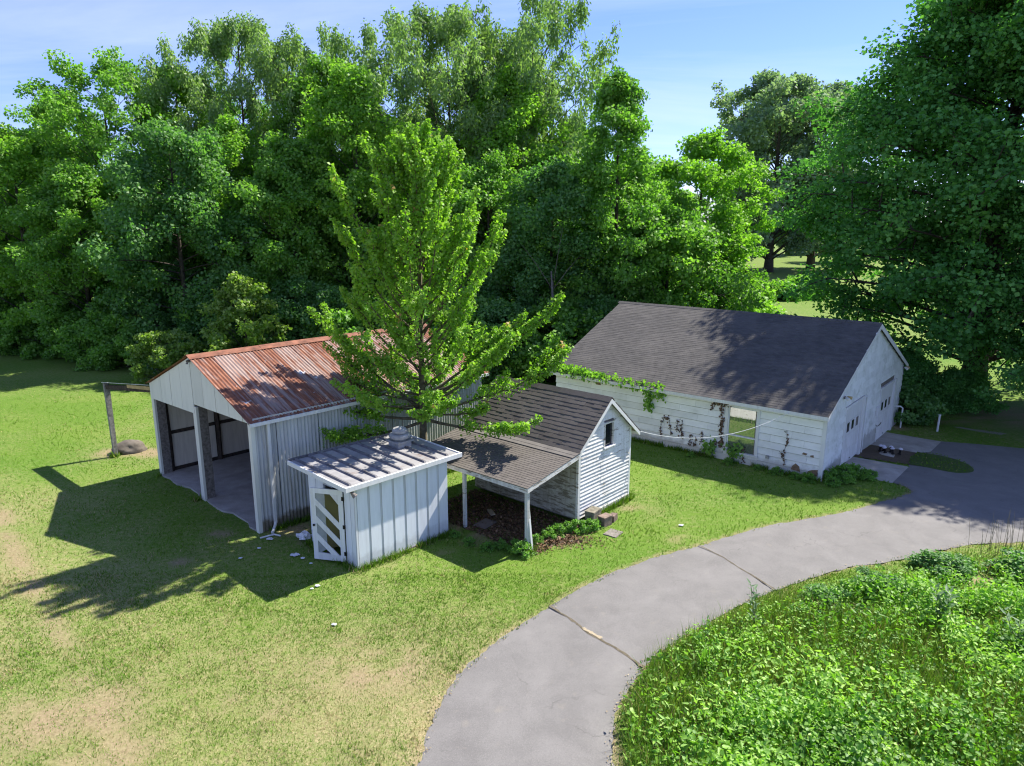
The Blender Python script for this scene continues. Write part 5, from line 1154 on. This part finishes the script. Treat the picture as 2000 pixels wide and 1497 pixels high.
# weeds along walls and under the lean-to
S_W2 = make_tree(210, .35, .30, DOME, 12, L_MID, 26, .055, cb=.03, asc=.4, cr=.10, trunk_r=.008, nsub=2)
for lb, gp, sp in (('low leafy weed tuft at the edge of the lean-to leaf litter', 'weed tufts at the lean-to', [(.35, 18.1, .9), (.1, 18.3, .8), (1.9, 19.55, .9), (1.4, 19.35, .8), (1.1, 19.2, .7), (2.3, 19.7, .8), (-.7, 18.3, .6), (-1.2, 18.7, .55), (-.3, 18.5, .6), (-1.7, 19.2, .5), (.7, 18.8, .6), (2.55, 19.85, .6), (1.65, 19.6, .7)]),
                   ('low leafy weed tuft at the foot of the garage wall', 'weed tufts at the garage', [(11.4, 23.9, 1.0), (11.9, 24.1, 1.2), (12.3, 24.3, 1.1), (10.5, 23.7, .8), (12.6, 24.0, .9), (11.1, 23.3, .8), (9.6, 24.4, .7), (8.2, 25.5, .6), (11.7, 23.6, .9), (12.9, 24.2, .7), (9.1, 24.9, .5), (7.0, 26.4, .5), (10.1, 24.0, .6)])):
    for i, (px, py, s) in enumerate(sp): put_tree('weed_tuft', S_W2, px, py, lb, i * 1.7, s, group=gp, cat='weed', parts=('stem', 'foliage'))
lance_plant('roof_sprout', *PU.w(.75, PD + .50), 2.75, 60, .07, L_MID, 'thin green sprout growing behind the pump house roof', 'plant', 44, aspect=.3, stems=2, spread=.15)
# leaf litter beneath the lean-to
rg = np.random.default_rng(950); n = 9000; lx = rg.uniform(-2.5, -.05, n); ly = rg.uniform(-.4, 4.3, n); ca, sa = math.cos(SM.a), math.sin(SM.a); x = SM.x + lx * ca - ly * sa; y = SM.y + lx * sa + ly * ca
x2 = rg.normal(1.2, .55, 1200); y2 = rg.normal(19.0, .28, 1200); x = np.r_[x, x2]; y = np.r_[y, y2]; k = ~inside(x, y, PU.poly(0, PL, 0, PD)) & ~inside(x, y, FOOT[2]); x, y = x[k], y[k]; n = len(x)
P = np.c_[x, y, gz(x, y) + .012 + .02 * rg.random(n)]; N = unit(np.array([0, 0, 1.0]) + rg.normal(size=(n, 3)) * .45); D = unit(np.cross(N, rdir(rg, n))); L = rg.uniform(.04, .09, n); V, F = leaf_quads(P, N, D, L, L * .45)
L_LIT = leaf_mat('leaf_litter', (.055, .034, .022), (.12, .072, .042), (.22, .13, .07), trans=.05, gloss=.02)
o = link(bpy.data.objects.new('leaf_litter', fast_mesh('leaf_litter', V, F, L_LIT, np.repeat(rg.random(n) * .92, 4)))); o['kind'] = 'stuff'; tag(o, 'brown dead leaves covering the ground under the lean-to', 'leaf litter')

# ================================================================== SMALL THINGS
def rough_box(name, mat, sx, sy, sz, seed, j=.008):
    r_ = random.Random(seed); bm = bmesh.new(); bmesh.ops.create_cube(bm, size=1.0); bmesh.ops.scale(bm, vec=(sx, sy, sz), verts=bm.verts); bmesh.ops.translate(bm, vec=(0, 0, sz / 2), verts=bm.verts)
    bmesh.ops.bevel(bm, geom=bm.edges[:], offset=.012, segments=1, affect='EDGES')
    for v in bm.verts: v.co += Vector((r_.uniform(-j, j), r_.uniform(-j, j), r_.uniform(-j, j)))
    me = bpy.data.meshes.new(name); bm.to_mesh(me); bm.free(); me.materials.append(mat); return bpy.data.objects.new(name, me)
M_BLOCK = plain('mossy_block', (.20, .185, .14), .95, .3, 9)
def hollow_block(lx, ly, z, rot, label, mat, sx=.4, sy=.22, sz=.36):
    wx, wy = SM.w(lx, ly); o = empty('concrete_block', (wx, wy, z), SM.a + rot); tag(o, label, 'concrete block')
    mb = MB(); mb.box(-sx / 2, sx / 2, -sy / 2, -sy / 2 + .03, 0, sz - .05); mb.box(-sx / 2, sx / 2, sy / 2 - .03, sy / 2, 0, sz - .05)
    for u in (-sx / 2, -.015, sx / 2 - .03): mb.box(u, u + .03, -sy / 2 + .031, sy / 2 - .031, 0, sz - .05)
    mb.obj('shell', mat, o); box('cap', mat, o, -sx / 2 - .01, sx / 2 + .01, -sy / 2 - .01, sy / 2 + .01, sz - .049, sz); return o
hollow_block(.42, -.28, 0, .12, 'mossy hollow concrete block with capstone against the clapboard shed corner', M_BLOCK, .46, .3, .42)
hollow_block(.52, -.66, 0, -.1, 'lower concrete block with reddish cap in front of the mossy block', plain('red_cap_block', (.24, .18, .145), .95, .25, 9), .36, .26, .30)
o = rough_box('brick', plain('old_brick', (.19, .14, .115), .95, .3, 9), .30, .20, .20, 3); o.location = (*SM.w(.95, -.66), 0); o.rotation_euler = (0, 0, SM.a + .2); tag(link(o), 'dark loose brick beside the capped concrete blocks', 'brick')
o = rough_box('stepping_stone', plain('dull_stone', (.21, .19, .165), .95, .25, 9), .5, .42, .05, 4); o.location = (2.98, 19.42, -.02); o.rotation_euler = (0, 0, SM.a + .1); tag(link(o), 'flat grey stepping stone in the grass near the concrete blocks', 'stepping stone')
o = rough_box('plank', plain('raw_plank', (.36, .30, .22), .9), .55, .16, .035, 5); o.location = (*SM.w(-1.15, 2.5), .03); o.rotation_euler = (0, .06, SM.a + 1.0); tag(link(o), 'short pale plank lying on the leaf litter under the lean-to', 'plank')
o = rough_box('board_panel', plain('grey_board', (.17, .14, .12), .9), .62, .46, .03, 6); o.location = (*SM.w(-1.9, 2.05), .03); o.rotation_euler = (0, 0, SM.a + .1); tag(link(o), 'square weathered board lying flat beside the inner lean-to post', 'board')
# boulder under the canopy post
bm = bmesh.new(); bmesh.ops.create_icosphere(bm, subdivisions=4, radius=1.0); r_ = random.Random(2)
from mathutils import noise as mnoise
for v in bm.verts:
    q = v.co.copy(); v.co *= 1 + .28 * mnoise.noise(q * 1.3) + .09 * mnoise.noise(q * 4); v.co = Vector((v.co.x * .62, v.co.y * .45, max(v.co.z * .36, -.3)))
me = bpy.data.meshes.new('boulder'); bm.to_mesh(me); bm.free(); me.materials.append(plain('boulder_stone', (.15, .13, .105), .95, .3, 3)); [setattr(p, 'use_smooth', True) for p in me.polygons]
o = bpy.data.objects.new('boulder', me); o.location = (-15.25, 27.1, .1); o.rotation_euler = (0, 0, .4); tag(link(o), 'large grey-brown boulder behind the leaning canopy post', 'boulder')
# old slatted grate lying by the boulder
gt = empty('slatted_grate', (-14.0, 27.2, .1), .6); gt.rotation_euler = (.25, .15, .5); tag(gt, 'broken pale slatted grate lying on the dirt beside the boulder', 'grate')
for i in range(5): box('slat', M_TRIM, gt, i * .15, i * .15 + .055, 0, .42 - i * .05, 0, .03)
box('cross_bar', M_GREY, gt, -.02, .72, .1, .14, -.03, -.001)
o = rough_box('dirt_board', plain('bleached_wood', (.42, .33, .25), .9), .9, .14, .05, 8); o.location = (-13.6, 28.0, .03); o.rotation_euler = (0, 0, .35); tag(link(o), 'bleached plank lying on the dirt behind the slatted grate', 'plank')
# crumpled white bag by the pump house and scraps of litter
def crumple(name, loc, s, seed, mat, flat=.4):
    bm = bmesh.new(); bmesh.ops.create_icosphere(bm, subdivisions=3, radius=1.0); off = Vector((seed * 3.1, seed * 1.7, 0))
    for v in bm.verts: v.co *= 1 + .55 * mnoise.noise(v.co * 2.2 + off) + .25 * mnoise.noise(v.co * 6 + off); v.co = Vector((v.co.x * s, v.co.y * s * .7, max(v.co.z * s * flat, -.01)))
    me = bpy.data.meshes.new(name); bm.to_mesh(me); bm.free(); me.materials.append(mat); o = bpy.data.objects.new(name, me); o.location = loc; return link(o)
M_BAG = plain('white_plastic', (.66, .67, .70), .5, .1, 9)
tag(crumple('plastic_bag', (-6.0, 19.0, .08), .21, 1, M_BAG, .8), 'crumpled white plastic bag between the pump house and corrugated wall', 'plastic bag')
tag(crumple('paper_scrap', (-5.98, 18.0, .03), .12, 2, M_BAG, .2), 'largest torn white scrap on the grass by the pump house door', 'litter')
for i, (px, py, s) in enumerate([(-5.7, 17.8, .06), (-5.4, 17.5, .04), (-7.4, 17.8, .05), (-7.1, 18.4, .05), (-4.05, 14.54, .055), (5.1, 19.94, .07), (-4.9, 16.3, .06), (-5.0, 16.15, .04), (-7.0, 19.0, .09)]):
    tag(crumple('paper_scrap', (px, py, .035), s, 3 + i, M_BAG, .3), 'tiny white scrap of litter lying on the lawn', 'litter', 'tiny litter scraps on the lawn')
o = MB().tube([(-7.3, 19.05, .03), (-6.95, 19.25, .05), (-6.75, 19.2, .03)], .025, 6).obj('pipe_offcut', M_TRIM); tag(o, 'short white pipe offcut on the ground at the downspout foot', 'pipe')
# garden lights on the slab
M_CAPW = plain('pale_cap', (.62, .60, .66), .4, .1, 9)
for i, (u, v, tl) in enumerate([(-.35, .15, .1), (-.12, -.05, -.2), (.08, .22, .3), (.18, -.12, .15), (.42, .10, -.15), (-.2, .30, .25)]):
    wx, wy = 15.25 + u * .75 + v * .35, 27.42 - u * .55 + v * .6; o = empty('garden_light', (wx, wy, GZ(wx, wy) + .062), i); o.rotation_euler = (tl, tl * .7, i)
    tag(o, 'small dark garden light with pale cap standing on the paving slab', 'garden light', 'garden lights on the paving slab')
    MB().lathe([(.07, .0), (.075, .02), (.045, .04), (.04, .18), (.065, .20)], 0, 0, 10).obj('body', M_IRON, o); MB().lathe([(.075, .201), (.085, .22), (.06, .26), (.01, .28)], 0, 0, 10).obj('cap', M_CAPW, o)
# pipes by the garage corner
mb = MB(); zz = GZ(17.8, 31.7); mb.tube([(17.62, 31.75, zz), (17.62, 31.75, zz + .95), (17.70, 31.72, zz + 1.0), (17.92, 31.66, zz + 1.0), (18.0, 31.63, zz + .93), (18.0, 31.63, zz)], .035, 7)
tag(mb.obj('pipe_hoop', M_TRIM), 'white bent pipe hoop at the far garage corner', 'pipe')
mb = MB(); zz = GZ(19.34, 31.0); mb.tube([(19.34, 31.0, zz - .05), (19.36, 31.0, zz + .75)], .045, 8); mb.tube([(19.36, 31.0, zz + .75), (19.365, 31.0, zz + .80)], .055, 8); tag(mb.obj('marker_post', M_TRIM), 'white marker post standing in the grass beyond the apron', 'post')
mb = MB(); mb.tube([(25.1, 72, -.4), (25.4, 72, 2.2)], .07, 6); mb.tube([(25.4, 72, 2.2), (25.45, 72, 2.75)], .17, 6); tag(mb.obj('field_post', M_GREY), 'weathered wooden post standing alone in the field beyond the garage', 'post')
S_FLD = make_tree(209, 2.0, 2.6, DOME, 22, L_BRIGHT, 60, .3, cb=.03, asc=.2, cr=.7, trunk_r=.04, nsub=3)
for i, (px, py, s) in enumerate([(28, 84, 1.0), (32, 86, .8), (24.5, 82, .9), (36, 88, 1.1), (20, 85, 1.2)]): put_tree('field_shrub', S_FLD, px, py, 'low bright scrub growing across the sunny field behind the garage', i, s, group='field scrub', cat='shrub', parts=('stem', 'foliage'))


# dry bits blown against the drive edges
rg = np.random.default_rng(970); e = np.array(_o[20:190] + _i[20:150]); q = e[rg.integers(0, len(e), 900)] + rg.normal(size=(900, 2)) * .07
x, y = q[:, 0], q[:, 1]; n = len(x); P = np.c_[x, y, gz(x, y) + .0225]; N = unit(np.array([0, 0, 1.0]) + rg.normal(size=(n, 3)) * .04); D = unit(np.cross(N, rdir(rg, n))); L = rg.uniform(.015, .05, n); V, F = leaf_quads(P, N, D, L, L * .35)
o = link(bpy.data.objects.new('edge_debris', fast_mesh('edge_debris', V, F, leaf_mat('debris', (.16, .12, .07), (.28, .22, .13), (.42, .35, .22), trans=.05, gloss=.01), np.repeat(rg.random(n) * .92, 4)))); o['kind'] = 'stuff'; tag(o, 'dry clippings and leaf bits scattered along the drive edges', 'debris')
